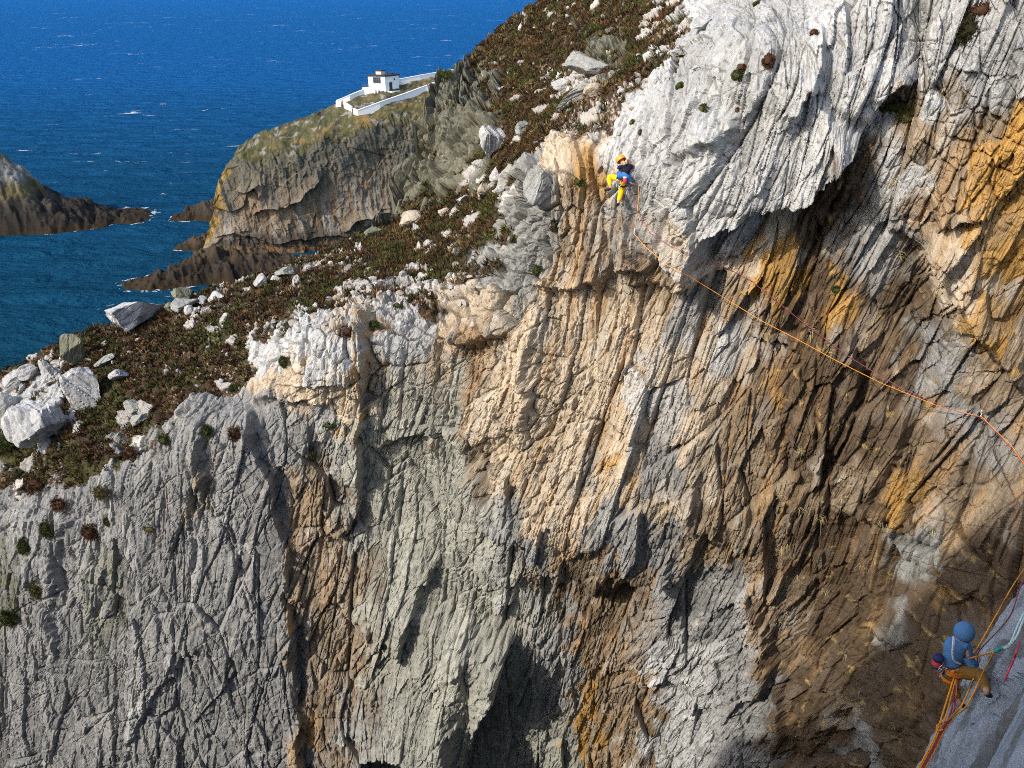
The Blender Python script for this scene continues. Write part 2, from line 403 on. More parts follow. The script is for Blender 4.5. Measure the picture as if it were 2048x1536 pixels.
# steps in the rock: (outline in px, height m, reach px); the raised side is above when the outline runs to the right
STEPS = [
    ([(1392, 560), (1408, 520), (1428, 462), (1480, 424), (1520, 405), (1560, 398), (1612, 372), (1655, 330), (1700, 290), (1730, 262)], 1.15, 90),
    ([(1730, 262), (1745, 225), (1772, 200), (1800, 180), (1850, 172)], 0.8, 60),
    ([(1225, 540), (1250, 535), (1310, 538), (1330, 520)], 0.6, 60),
    ([(1070, 556), (1105, 580), (1150, 576), (1200, 556), (1240, 552)], 0.55, 70),
    ([(1240, 555), (1300, 570), (1360, 575), (1400, 556), (1440, 530)], 0.5, 60),
    ([(1860, 446), (1900, 432), (1945, 408), (1986, 424)], 0.9, 70),
    ([(2060, 790), (2005, 715), (1968, 655), (1935, 605), (1900, 560), (1868, 500), (1850, 450)][::-1], 0.8, 130),
    ([(500, 800), (512, 880), (548, 950), (542, 1000), (578, 1080), (574, 1180), (590, 1280), (600, 1400), (607, 1560)][::-1], 0.55, 140),
    ([(742, 610), (742, 700), (735, 770), (725, 850), (722, 940), (716, 1000), (700, 1050), (660, 1068), (640, 1068)][::-1], 0.6, 110),
    ([(728, 905), (745, 892), (790, 882), (830, 876), (870, 868), (910, 888), (930, 930)], 0.45, 70),
    ([(925, 930), (945, 985), (990, 1035), (1030, 1045), (1068, 1058), (1095, 1110), (1140, 1140), (1180, 1165), (1192, 1215)], 0.9, 120),
    ([(940, 1120), (985, 1140), (1030, 1160), (1050, 1190)], 0.5, 60),
    ([(1240, 1150), (1290, 1145), (1340, 1155), (1345, 1175)], 0.6, 60),
    ([(806, 1290), (838, 1205), (862, 1150), (886, 1104)], 0.7, 90),
    ([(915, 1580), (938, 1460), (965, 1395), (1000, 1320), (1032, 1250)], 2.3, 160),
    ([(690, 1600), (708, 1500), (730, 1455), (775, 1428), (822, 1418), (880, 1432), (930, 1445)], 2.0, 110),
    ([(412, 1010), (418, 950), (416, 880), (420, 820)], 0.35, 60),
    ([(488, 800), (540, 802), (600, 800), (660, 795), (700, 770)], 0.35, 70),
    ([(880, 655), (910, 690), (960, 682), (1010, 672), (1050, 650)], 0.55, 60),
    ([(1330, 1040), (1380, 1040), (1440, 1062), (1500, 1110)], 0.45, 60),
    ([(1385, 1040), (1392, 970), (1410, 900)], 0.35, 40),
    ([(1480, 675), (1530, 672), (1580, 690), (1600, 700)], 0.4, 40),
    ([(1570, 1560), (1562, 1400), (1545, 1290), (1525, 1220), (1480, 1150), (1430, 1090)], 0.45, 70),
    ([(1460, 300), (1490, 250), (1500, 215)], 0.35, 60),
    ([(1570, 250), (1610, 190), (1650, 120), (1665, 70)], 0.5, 60),
    ([(1600, 160), (1620, 180), (1655, 170)], 0.4, 40),
    ([(1360, 350), (1400, 310), (1450, 290), (1500, 270)], 0.3, 60),
    ([(1075, 640), (1072, 800), (1060, 900)][::-1], 0.35, 60),
    ([(600, 765), (640, 760), (700, 750), (735, 735)], 0.3, 50),
    ([(1240, 500), (1262, 470), (1282, 430), (1312, 350), (1330, 300)][::-1], 0.35, 50),
    ([(1830, 800), (1800, 900), (1740, 1010), (1720, 1080)][::-1], 0.5, 70),
    ([(1700, 640), (1716, 760), (1700, 860), (1660, 940)][::-1], 0.5, 80),
    ([(1580, 820), (1590, 900), (1575, 960)], 0.4, 60),
    ([(235, 1560), (265, 1480), (300, 1410), (340, 1345), (385, 1300), (425, 1272)], 0.25, 40),
    ([(120, 1330), (105, 1200), (130, 1080), (150, 1000)], 0.3, 90),
    ([(980, 1230), (1000, 1222), (1040, 1200)], 0.5, 40),
    ([(720, 1240), (745, 1250), (752, 1200)], 0.3, 40),
    ([(860, 1340), (900, 1300), (960, 1260)], 0.3, 60),
]
CRACKS = [  # (outline px, depth m, half width px)
    ([(200, 1240), (180, 1180), (215, 1000), (222, 900)], 0.10, 4), ([(380, 1250), (395, 1100), (390, 960), (400, 860)], 0.16, 5),
    ([(140, 1330), (215, 1190), (230, 1160)], 0.1, 4), ([(240, 1560), (262, 1420), (330, 1320)], 0.1, 4),
    ([(1250, 690), (1300, 600), (1340, 540)], 0.1, 4), ([(1560, 640), (1650, 480), (1700, 330)], 0.2, 5),
    ([(1880, 480), (1920, 390), (1960, 250), (1985, 150)], 0.25, 5), ([(600, 1400), (596, 1250), (585, 1180)], 0.3, 10),
    ([(890, 800), (930, 880), (985, 960), (1010, 1020)], 0.3, 14), ([(1385, 700), (1300, 860), (1260, 960)], 0.1, 4),
    ([(520, 820), (560, 930), (600, 1010)], 0.12, 4), ([(640, 900), (650, 1000)], 0.1, 4), ([(100, 1050), (130, 1200), (70, 1400)], 0.12, 4),
    ([(300, 900), (310, 1050), (290, 1150)], 0.12, 4), ([(470, 900), (480, 1100), (520, 1300)], 0.1, 4),
    ([(1120, 620), (1110, 760), (1130, 900)], 0.12, 4), ([(1190, 600), (1180, 700), (1200, 820)], 0.1, 4),
    ([(1625, 1000), (1700, 820), (1740, 700)], 0.2, 6), ([(1905, 1010), (1960, 880), (2010, 800)], 0.25, 6),
    ([(1720, 1300), (1760, 1150), (1850, 980)], 0.2, 6), ([(1960, 1150), (2048, 1000)], 0.2, 6),
]
BUMPS = [  # (px, py, rx, ry, height m)
    (960, 735, 75, 45, -0.45), (985, 700, 60, 25, -0.25), (1510, 150, 170, 150, 0.5), (1400, 330, 140, 90, 0.5), (1080, 372, 40, 48, 0.5),
    (1160, 320, 60, 40, 0.4), (1290, 400, 30, 90, 0.35), (1640, 450, 90, 70, -0.6), (1800, 560, 60, 120, -0.5), (1840, 690, 40, 120, -0.6),
    (1950, 520, 60, 120, 0.4), (700, 690, 70, 60, 0.35), (820, 960, 80, 90, -0.3), (1050, 760, 60, 200, 0.4), (1290, 900, 120, 130, 0.35),
    (1160, 1020, 120, 80, 0.5), (1120, 1200, 80, 60, -0.5), (1230, 1200, 60, 60, -0.4), (1440, 1140, 80, 60, -0.3), (1650, 1150, 90, 200, -0.4),
    (700, 1400, 60, 120, -0.4), (650, 1150, 60, 160, -0.25), (1850, 1150, 70, 120, -0.3), (1530, 420, 60, 22, -0.7),
    (1965, 640, 40, 60, 0.3), (1770, 220, 60, 30, -0.5), (1270, 510, 40, 30, 0.35), (960, 1440, 40, 100, -0.5),
]

def polyline_dist(px, py, pts):
    """signed distance (negative above / on the raised side), position along 0..1"""
    best = np.full(px.shape, 1e9, f32); sg = np.zeros(px.shape, f32); tt = np.zeros(px.shape, f32)
    seg = [math.dist(pts[i], pts[i + 1]) for i in range(len(pts) - 1)]
    tot = sum(seg); acc = 0
    for i in range(len(pts) - 1):
        ax, ay = pts[i]; bx, by = pts[i + 1]
        ex, ey = bx - ax, by - ay
        t = np.clip(((px - ax) * ex + (py - ay) * ey) / (seg[i] ** 2), 0, 1)
        dx = px - (ax + t * ex); dy = py - (ay + t * ey)
        d = np.sqrt(dx * dx + dy * dy)
        c = ex * (py - ay) - ey * (px - ax)
        m = d < best
        best = np.where(m, d, best); sg = np.where(m, np.sign(c), sg); tt = np.where(m, (acc + t * seg[i]) / tot, tt)
        acc += seg[i]
    return best * sg, tt, tot

def block_layer(u, v, su, sv, seed, tilt=1.0):
    f1, ed, r1, r2, r3, ox, oy = cells(u / su, v / sv, seed)
    h = (r1 - 0.5) * 1.3 + tilt * ((r2 - 0.5) * ox * 1.9 + (r3 - 0.5) * oy * 1.5)
    return h, ed, r1, r2

class Cliff: pass
CL = Cliff()

def build_cliff():
    nu, nv = 1380, 800
    pxs = np.linspace(-250, 2250, nu)
    cr = np.interp(pxs, CREST[:, 0], CREST[:, 1])
    cr = cr + 5 * np.interp(pxs, np.arange(-300, 2400, 9), np.random.RandomState(4).uniform(-1, 1, 300))
    v = np.linspace(0, 1, nv)
    PX = np.broadcast_to(pxs, (nv, nu)).astype(float)
    PY = 1740 + (cr[None] - 1740) * v[:, None]
    # depth on a coarse net, then refined
    gx = np.arange(-300, 2341, 20.0); gy = np.arange(-240, 1781, 20.0)
    D = np.array(DEPTH)
    G = rbf(D[:, :2], D[:, 2], *np.meshgrid(gx, gy))
    for _ in range(1):
        Gp = np.pad(G, 1, mode='edge'); G = (Gp[:-2, 1:-1] + Gp[2:, 1:-1] + Gp[1:-1, :-2] + Gp[1:-1, 2:] + 4 * G) / 8
    fx = np.clip((PX + 300) / 20, 0, len(gx) - 1.001); fy = np.clip((PY + 240) / 20, 0, len(gy) - 1.001)
    ix = fx.astype(int); iy = fy.astype(int); fx = fx - ix; fy = fy - iy
    Y = (G[iy, ix] * (1 - fx) + G[iy, ix + 1] * fx) * (1 - fy) + (G[iy + 1, ix] * (1 - fx) + G[iy + 1, ix + 1] * fx) * fy
    y = (768 - PY) / FPX
    d = Y / (y * SP + CP)
    P = np.stack([(PX - 1024) / FPX * d, Y, CAM_Z + (y * CP - SP) * d], -1)
    # smooth normals of the base surface
    def normals(P):
        du = np.gradient(P, axis=1); dv = np.gradient(P, axis=0)
        n = np.cross(du, dv); n /= np.linalg.norm(n, axis=-1, keepdims=True) + 1e-9
        return n
    Nn = normals(P)
    for _ in range(3):                      # soften
        Np = np.pad(Nn, ((6, 6), (6, 6), (0, 0)), mode='edge')
        Nn = (Np[:-12, 6:-6] + Np[12:, 6:-6] + Np[6:-6, :-12] + Np[6:-6, 12:] + Nn) / 5
    Nn /= np.linalg.norm(Nn, axis=-1, keepdims=True)
    # metric coordinates on the rock: a along the wall, b up the wall
    # (world metres: plan of the wall is bent, so a runs faster where the wall comes forward)
    X_, Y_, Z_ = P[..., 0], P[..., 1], P[..., 2]
    a = (np.where(X_ > 0, X_ * 1.35, X_)).astype(f32)
    dz = np.diff(Z_, axis=0); dy = np.diff(Y_, axis=0)
    b = np.concatenate([Z_[:1] - 30, Z_[:1] - 30 + np.cumsum(dz + 0.75 * np.maximum(dy - 0.35 * np.abs(dz), 0), 0)], 0).astype(f32)
    wa = fbm(a * 0.23, b * 0.16, 5, 4); wb = fbm(a * 0.2 + 40, b * 0.2, 9, 3)
    U = a - 0.20 * b + 0.8 * noise2(a * 0.13, b * 0.09, 5)
    Vv = b + 0.35 * a * 0.5 + 0.9 * noise2(a * 0.12 + 40, b * 0.12, 9)
    px = PX.astype(f32); py = PY.astype(f32)
    jx = fbm(a * 0.8, b * 0.8, 61, 4) * 26; jy = fbm(a * 0.8 + 50, b * 0.8, 67, 4) * 26
    h1, e1, r1, q1 = block_layer(U, Vv, 2.3, 6.5, 101)
    h2, e2, r2, q2 = block_layer(U + 0.1 * h1 + 0.5 * Vv * 0.12, Vv, 0.9, 3.4, 111)
    h3, e3, r3, q3 = block_layer(U - 0.1 * Vv, Vv + 0.25 * wa, 0.40, 1.15, 121)
    h4, e4, r4, q4 = block_layer(U, Vv, 0.17, 0.42, 131)
    W = kind_weights(px + jx * 1.7 + 44 * (r2 - 0.5) + 26 * (r3 - 0.5), py + jy * 1.7 + 60 * (q2 - 0.5) + 34 * (q3 - 0.5), 2.8)
    g = W['heather'] + W['scree'] * 0.9 + W['rubble'] * 0.55 + W['moss']
    g = np.where((py > 1000) & (px > 400), 0, g)
    slope = sstep(0.35, 0.75, Nn[..., 2].astype(f32))          # lies flat enough to carry soil
    ground = np.clip(g * (0.35 + 0.65 * slope), 0, 1)
    rock = 1 - ground
    # ---- relief
    H = np.zeros(px.shape, f32)
    wx = px + jx * 0.45 + 4 * noise2(a * 5, b * 5, 71); wy = py + jy * 0.45 + 4 * noise2(a * 5 + 9, b * 5, 73)
    lip_ = 3 + 5 * sstep(-0.3, 0.4, fbm(a * 0.7, b * 0.7, 75, 2)) + 10 * sstep(1700, 1850, px)
    for pts, h, reach in STEPS:
        if h == 0: continue
        x0 = min(p[0] for p in pts) - reach * 4; x1 = max(p[0] for p in pts) + reach * 4
        c0 = max(0, np.searchsorted(pxs, x0)); c1 = np.searchsorted(pxs, x1)
        if c1 - c0 < 2: continue
        sl = (slice(None), slice(c0, c1))
        s, t, tot = polyline_dist(wx[sl], wy[sl], pts)
        s = -s
        e = min(0.3, 45.0 / tot)
        tap = sstep(0, e, t) * sstep(0, e, 1 - t)
        H[sl] += f32(h) * tap * np.where(s > 0, np.exp(-np.maximum(s, 0) / reach), 1) * sstep(-lip_[sl], lip_[sl], s)
    for pts, dep, hw in CRACKS:
        x0 = min(p[0] for p in pts) - 60; x1 = max(p[0] for p in pts) + 60
        c0 = max(0, np.searchsorted(pxs, x0)); c1 = np.searchsorted(pxs, x1)
        sl = (slice(None), slice(c0, c1))
        s, t, tot = polyline_dist(wx[sl], wy[sl], pts)
        tap = sstep(0, 0.15, t) * sstep(0, 0.15, 1 - t)
        H[sl] -= f32(dep) * tap * np.exp(-(s / hw) ** 2)
    for bx, by, rx, ry, h in BUMPS:
        H += f32(h) * np.exp(-((wx - bx) / rx) ** 2 - ((wy - by) / ry) ** 2)
    # fractured blocks, large to small, long along the foliation
    big = 0.75 + 0.25 * np.tanh(3 * fbm(a * 0.12, b * 0.12, 77, 2))
    slab = np.clip(W['grey'] * (px < 620) + 0.9 * W['grey_green'] * (py > 850) * (px < 1000), 0, 1)       # the smoother grey slabs
    rough = 1 - 0.55 * slab
    fol = 1 - np.abs(noise2(U * 5.5, Vv * 0.55, 141)); fol2 = 1 - np.abs(noise2(U * 13, Vv * 1.5, 151))
    east = 1 + 0.45 * sstep(1420, 1650, px) * sstep(380, 520, py)
    rk = 0.36 * east * h1 * big * (1 - 0.45 * slab) + 0.27 * east * h2 * (1 - 0.55 * slab) + 0.12 * east * h3 * (1 - 0.5 * slab) + 0.045 * h4 * (1 - 0.25 * slab)
    # flat plates stepping off the smooth slabs
    hp, ep, rp, qp = block_layer(a - 0.06 * b + 0.3 * wa, b - 0.5 * a, 1.7, 3.6, 163, 0.35)
    hq, eq, rq, qq = block_layer(a + 0.12 * b, b + 0.4 * a, 0.7, 1.7, 165, 0.5)
    rk += slab * (0.20 * hp + 0.08 * hq - 0.10 * np.exp(-(ep / 0.03) ** 2) - 0.04 * np.exp(-(eq / 0.04) ** 2) * qp)
    rk += (0.05 * fol + 0.03 * fol2) * (1 - 0.8 * slab)
    cm = sstep(-0.25, 0.35, fbm(a * 0.5, b * 0.35, 145, 3)); cm2 = sstep(-0.1, 0.4, fbm(a * 0.9 + 7, b * 0.6, 147, 3))
    rk -= 0.22 * np.exp(-(e1 / 0.035) ** 2) * (0.35 + 0.65 * cm2) * (1 - 0.4 * slab) + 0.16 * np.exp(-(e2 / 0.06) ** 2) * cm * (0.3 + r1) * (1 - 0.75 * slab) + 0.07 * np.exp(-(e3 / 0.10) ** 2) * cm2 * (1 - 0.3 * slab) + 0.03 * np.exp(-(e4 / 0.14) ** 2) * cm
    ho1, eo1, ro1, qo1 = block_layer(U, Vv, 1.7, 5.5, 166); ho2, eo2, ro2, qo2 = block_layer(U + 0.1 * Vv, Vv, 0.65, 1.9, 167)
    rk += (W['olive'] + 0.35 * W['slate']) * (1.0 * ho1 + 0.5 * ho2 - 0.5 * np.exp(-(eo1 / 0.06) ** 2) - 0.3 * np.exp(-(eo2 / 0.08) ** 2))
    rk += 0.02 * fbm(a * 4, b * 4, 161, 4)
    # long joints that wander through the wall
    def joint(x, y, seed, wd): return np.exp(-(noise2(x, y, seed) / wd) ** 2)
    rk -= 0.13 * joint(U * 0.7 + 0.05 * h3, Vv * 0.10, 153, 0.014) + 0.08 * joint(U * 1.5, Vv * 0.22, 154, 0.03) * (1 - 0.8 * slab) + 0.09 * joint((a + 0.9 * b) * 0.42 + 0.05 * h3, (b - 0.9 * a) * 0.05, 156, 0.014) * cm2
    rk -= 0.07 * joint((a - 1.2 * b) * 0.5 + 0.05 * h3, (b + a) * 0.05, 157, 0.014) * cm + 0.05 * joint(b * 0.8 + 0.2 * a, a * 0.15, 158, 0.03) * cm2
    # broken blocks along the cliff top
    hb, eb, rb, qb = block_layer(a - 0.1 * b, b, 0.62, 0.72, 159)
    hc, ec, rc, qc = block_layer(a - 0.1 * b, b, 0.25, 0.30, 160)
    top_b = np.clip(np.exp(-((px - 680) / 190) ** 2 - ((py - 690) / 90) ** 2) + np.exp(-((px - 890) / 110) ** 2 - ((py - 590) / 60) ** 2) + 0.8 * np.exp(-((px - 1100) / 70) ** 2 - ((py - 380) / 110) ** 2) + 0.9 * np.exp(-((px - 1040) / 80) ** 2 - ((py - 480) / 110) ** 2) + 0.6 * np.exp(-((px - 1960) / 90) ** 2 - ((py - 300) / 180) ** 2) + 0.55 * np.exp(-((px - 1060) / 110) ** 2 - ((py - 850) / 260) ** 2), 0, 1)
    rk = rk * (1 - 0.6 * top_b) + top_b * (0.34 * hb + 0.10 * hc - 0.32 * np.exp(-(eb / 0.09) ** 2) - 0.07 * np.exp(-(ec / 0.12) ** 2))
    flat = sstep(0.25, 0.6, Nn[..., 2].astype(f32)) * (1 - np.clip(W['olive'] + W['slate'], 0, 1))
    rk = rk * (1 - 0.35 * flat)
    H2 = H + rk
    # soil and heather, with stones of the bedrock standing through
    hum = 0.20 * fbm(a * 0.8, b * 0.8, 171, 4) + 0.10 * fbm(a * 3.2, b * 3.2, 175, 3)
    f1, ed, s1, s2, s3, ox, oy = cells(a / 0.62 + 0.3 * wa, b / 0.75, 181)
    thr = 0.93 - 0.52 * W['rubble'] - 0.16 * W['scree'] - 0.2 * (1 - slope) * W['heather']
    stone = (s1 > thr) & (ed > 0.09)
    sh = 0.04 + 0.10 * s2 + (s3 - 0.5) * ox * 0.25 + (s2 - 0.5) * oy * 0.2
    hg = hum + np.where(stone, sh, 0)
    gsoft = sstep(0.25, 0.6, ground)
    gsoft = sstep(0.3, 0.7, gsoft + 0.35 * fbm(a * 1.6, b * 1.6, 191, 3) * (gsoft * (1 - gsoft) * 4))
    Hf = H2 * (1 - gsoft) + (hg + 0.25 * H2) * gsoft
    Q = P + Nn * Hf[..., None]
    # ---- colour of the rock and the soil
    C = np.zeros(px.shape + (3,), f32)
    for ch, w in W.items():
        if ch in SOILS: continue
        C += w[..., None] * np.array(TONE[ch], f32)
    rsum = sum(W[ch] for ch in W if ch not in SOILS)
    base_rock = np.array((0.54, 0.50, 0.44), f32)
    C = np.where(rsum[..., None] > 0.02, C / np.maximum(rsum[..., None], 0.02), base_rock)
    C = C * (0.84 + 0.30 * r2 + 0.16 * (r3 - 0.5) + 0.10 * (r4 - 0.5))[..., None]
    # iron staining runs down the rock and fills some blocks
    st = fbm(U * 2.6, Vv * 0.33, 201, 4)
    warm = np.clip(W['cream'] + W['tan'] + W['orange'] + 0.5 * W['brown'] + 0.06, 0, 1)
    stain = sstep(0.12, 0.55, st + 0.5 * (q2 - 0.5)) * warm * (0.45 + 0.55 * sstep(850, 1050, px))
    C = C * (1 - 0.55 * stain[..., None]) + 0.55 * stain[..., None] * np.array((0.42, 0.26, 0.12), f32)
    pale = sstep(0.2, 0.6, fbm(U * 1.5 + 20, Vv * 0.6, 211, 4) + 0.5 * (q3 - 0.5)) * np.clip(W['cream'] + W['tan'] + 0.5 * W['grey'] + 0.25 * W['brown'] + 0.4 * W['orange'] + 0.4 * W['grey_green'], 0, 1)
    C = C * (1 - 0.5 * pale[..., None]) + 0.5 * pale[..., None] * np.array((0.46, 0.425, 0.365), f32)
    damp = sstep(0.05, 0.5, fbm(U * 2.0 + 70, Vv * 0.25, 221, 4) + 0.2 * sstep(1450, 1700, px)) * np.clip(W['tan'] + W['brown'] + 0.35 * W['cream'] + 0.5 * W['orange'] * (px > 1500), 0, 1)
    C = C * (1 - 0.6 * damp[..., None]) + 0.6 * damp[..., None] * np.array((0.10, 0.07, 0.045), f32)
    # yellow and grey-green lichen
    lich = sstep(0.28, 0.5, fbm(a * 2.2, b * 2.2, 231, 5)) * np.clip(0.25 * W['grey'] * sstep(1500, 900, py) + 0.9 * W['lichen'] + 0.5 * (W['grey_green'] + W['olive']) * (py < 500) + 0.12 * W['white'], 0, 1)
    C = C * (1 - lich[..., None]) + lich[..., None] * np.array((0.20, 0.19, 0.10), f32)
    gold = sstep(0.46, 0.58, fbm(a * 3.0 + 5, b * 3.0, 241, 4)) * np.clip(W['brown'] + 0.5 * W['tan'] + W['orange'], 0, 1) * (px > 1400)
    C = C * (1 - 0.7 * gold[..., None]) + 0.7 * gold[..., None] * np.array((0.42, 0.29, 0.11), f32)
    spk = sstep(0.45, 0.6, noise2(a * 14, b * 14, 251) + 0.3 * fbm(a * 2, b * 2, 255, 2)) * (W['white'] + 0.6 * W['grey'])
    C = C * (1 - 0.55 * spk[..., None])
    # soil: brown heather litter, moss, gravel
    hn = fbm(a * 1.1, b * 1.1, 261, 4); hn2 = noise2(a * 9, b * 9, 263); hn3 = fbm(a * 0.5 + 8, b * 0.5, 267, 3)
    soil = np.zeros_like(C)
    heather = np.array((0.062, 0.036, 0.018), f32) + sstep(-0.2, 0.5, hn)[..., None] * np.array((0.045, 0.022, 0.006), f32)
    grassy = np.array((0.085, 0.075, 0.022), f32)
    gm = sstep(0.05, 0.4, hn3 + 0.6 * W['moss'])[..., None]
    soil = heather * (1 - gm) + grassy * gm
    soil *= (0.7 + 0.35 * hn2)[..., None]
    gravel = np.clip(sstep(0.55, 0.9, noise2(a * 11, b * 11, 271) + 0.5 * fbm(a * 0.9, b * 0.9, 273, 3) + 0.55 * W['scree'] + 0.25 * W['rubble'] - 0.22 * W['moss']), 0, 1)
    soil = soil * (1 - gravel[..., None]) + gravel[..., None] * np.array((0.40, 0.32, 0.25), f32)
    soil = np.where(stone[..., None], np.array((0.42, 0.385, 0.34), f32) * (0.75 + 0.45 * s3)[..., None], soil)
    C = C * (1 - gsoft[..., None]) + soil * gsoft[..., None]
    C = np.clip(C, 0.004, 0.8)
    CL.P = Q; CL.N = Nn; CL.ground = gsoft; CL.stone = stone; CL.W = W; CL.a = a; CL.b = b
    CL.qx, CL.qy, CL.qd = pix(Q)
    # ---- the far side of the ridge and the foot of the wall, down to the sea
    nb = 40
    t = np.linspace(0, 1, nb + 1)[1:]
    back = np.repeat(Q[-1:], nb, 0).copy()
    zc = Q[-1, :, 2]
    lump = fbm(np.broadcast_to(a[-1], (nb, nu)) * 0.5, np.broadcast_to(t[:, None] * 30, (nb, nu)), 281, 4)
    turn = sstep(1300, 2000, pxs)[None]
    back[..., 0] += 40 * t[:, None] * turn
    back[..., 1] += (30 - 20 * turn) * t[:, None] + 1.6 * lump * np.minimum(1, 4 * t[:, None])
    back[..., 2] = zc[None] - (zc[None] + 2) * (t[:, None] ** 0.85) + 0.8 * lump * np.minimum(1, 4 * t[:, None]) * (t[:, None] < 0.97)
    Cb = np.repeat(C[-1:], nb, 0) * 0.4 + np.array((0.12, 0.10, 0.06), f32) * 0.6
    nf = 24
    t = np.linspace(1, 0, nf + 1)[:-1]
    foot = np.repeat(Q[:1], nf, 0).copy()
    lump = fbm(np.broadcast_to(a[0], (nf, nu)) * 0.4, np.broadcast_to(t[:, None] * 30, (nf, nu)), 291, 4)
    foot[..., 1] += -1.0 * t[:, None] + 1.4 * lump * np.minimum(1, 4 * t[:, None])
    foot[..., 2] = foot[..., 2] * (1 - t[:, None]) - 2 * t[:, None]
    Cf = np.repeat(C[:1], nf, 0) * 0.5 + np.array((0.2, 0.18, 0.15), f32) * 0.5
    A = np.concatenate([foot, Q, back], 0); CC = np.concatenate([Cf, C, Cb], 0)
    o = mesh_np('cliff', A.reshape(-1, 3), grid_faces(A.shape[0], nu), M_ROCK, False, CC.reshape(-1, 3))
    tag(o, 'huge folded quartzite sea cliff, white above and iron stained below', kind='structure')
    return o
cliff = build_cliff()

BIN = 16
_bx = np.clip(((CL.qx + 400) / BIN).astype(np.int64), 0, 255).ravel(); _by = np.clip(((CL.qy + 400) / BIN).astype(np.int64), 0, 255).ravel()
_key = _by * 256 + _bx
_ord = np.argsort(_key, kind='stable'); _start = np.searchsorted(_key[_ord], np.arange(256 * 256 + 1))
_fx = CL.qx.ravel(); _fy = CL.qy.ravel(); _fd = CL.qd.ravel(); _fP = CL.P.reshape(-1, 3); _fN = CL.N.reshape(-1, 3)

def surf(px, py, r=4.0):
    """the point of the cliff surface seen at a photograph pixel"""
    n = int(r / BIN) + 1
    cx = int((px + 400) / BIN); cy = int((py + 400) / BIN)
    ids = []
    for j in range(cy - n, cy + n + 1):
        if 0 <= j < 256:
            k0 = j * 256 + max(cx - n, 0); k1 = j * 256 + min(cx + n, 255)
            ids.append(_ord[_start[k0]:_start[k1 + 1]])
    ids = np.concatenate(ids) if ids else np.zeros(0, int)
    m = ids[(np.abs(_fx[ids] - px) < r) & (np.abs(_fy[ids] - py) < r)]
    if len(m) == 0:
        return surf(px, py, r * 2) if r < 60 else None
    k = m[np.argmin(_fd[m] + 0.02 * np.hypot(_fx[m] - px, _fy[m] - py))]
    return Vector(_fP[k]), Vector(_fN[k]), float(_fd[k])

# ------------------------------------------------------------------ the headland across the water
def strip_land(name, crest, bottom, depth, shade, relief, nu, nv, px0, px1, back_len, mat, seed):
    pxs = np.linspace(px0, px1, nu)
    cr = np.interp(pxs, *np.array(crest, float).T); bo = np.interp(pxs, *np.array(bottom, float).T)
    cr = cr + 1.2 * np.interp(pxs, np.arange(px0 - 20, px1 + 20, 5), np.random.RandomState(seed).uniform(-1, 1, len(np.arange(px0 - 20, px1 + 20, 5))))
    v = np.linspace(0, 1, nv)
    PX = np.broadcast_to(pxs, (nv, nu)).astype(float); PY = bo[None] + (cr - bo)[None] * v[:, None]
    D = np.array(depth)
    Y = rbf(D[:, :2], D[:, 2], PX, PY, 60.0)
    y = (768 - PY) / FPX; d = Y / (y * SP + CP)
    P = np.stack([(PX - 1024) / FPX * d, Y, CAM_Z + (y * CP - SP) * d], -1)
    du = np.gradient(P, axis=1); dv = np.gradient(P, axis=0)
    n = np.cross(du, dv); n /= np.linalg.norm(n, axis=-1, keepdims=True)
    for _ in range(3):
        q = np.pad(n, ((4, 4), (4, 4), (0, 0)), mode='edge')
        n = (q[:-8, 4:-4] + q[8:, 4:-4] + q[4:-4, :-8] + q[4:-4, 8:] + n) / 5
    n /= np.linalg.norm(n, axis=-1, keepdims=True)
    a = P[..., 0].astype(f32); b = (P[..., 2] + 0.35 * P[..., 1]).astype(f32)
    H, C = relief(a, b, PX.astype(f32), PY.astype(f32), n[..., 2].astype(f32))
    Q = P + n * H[..., None]
    nb = 30; t = np.linspace(0, 1, nb + 1)[1:]
    back = np.repeat(Q[-1:], nb, 0).copy(); zc = Q[-1, :, 2]
    lump = fbm(np.broadcast_to(a[-1], (nb, nu)) * 0.15, np.broadcast_to((t * 9)[:, None], (nb, nu)), seed + 3, 4)
    back[..., 1] += back_len * t[:, None] + 2.0 * lump * np.minimum(1, 3 * t[:, None])
    back[..., 2] = zc[None] - (zc[None] + 2) * t[:, None] ** 0.9
    A = np.concatenate([Q, back], 0); CC = np.concatenate([C, np.repeat(C[-1:], nb, 0)], 0)
    o = mesh_np(name, A.reshape(-1, 3), grid_faces(A.shape[0], nu), mat, True, CC.reshape(-1, 3))
    return o, Q

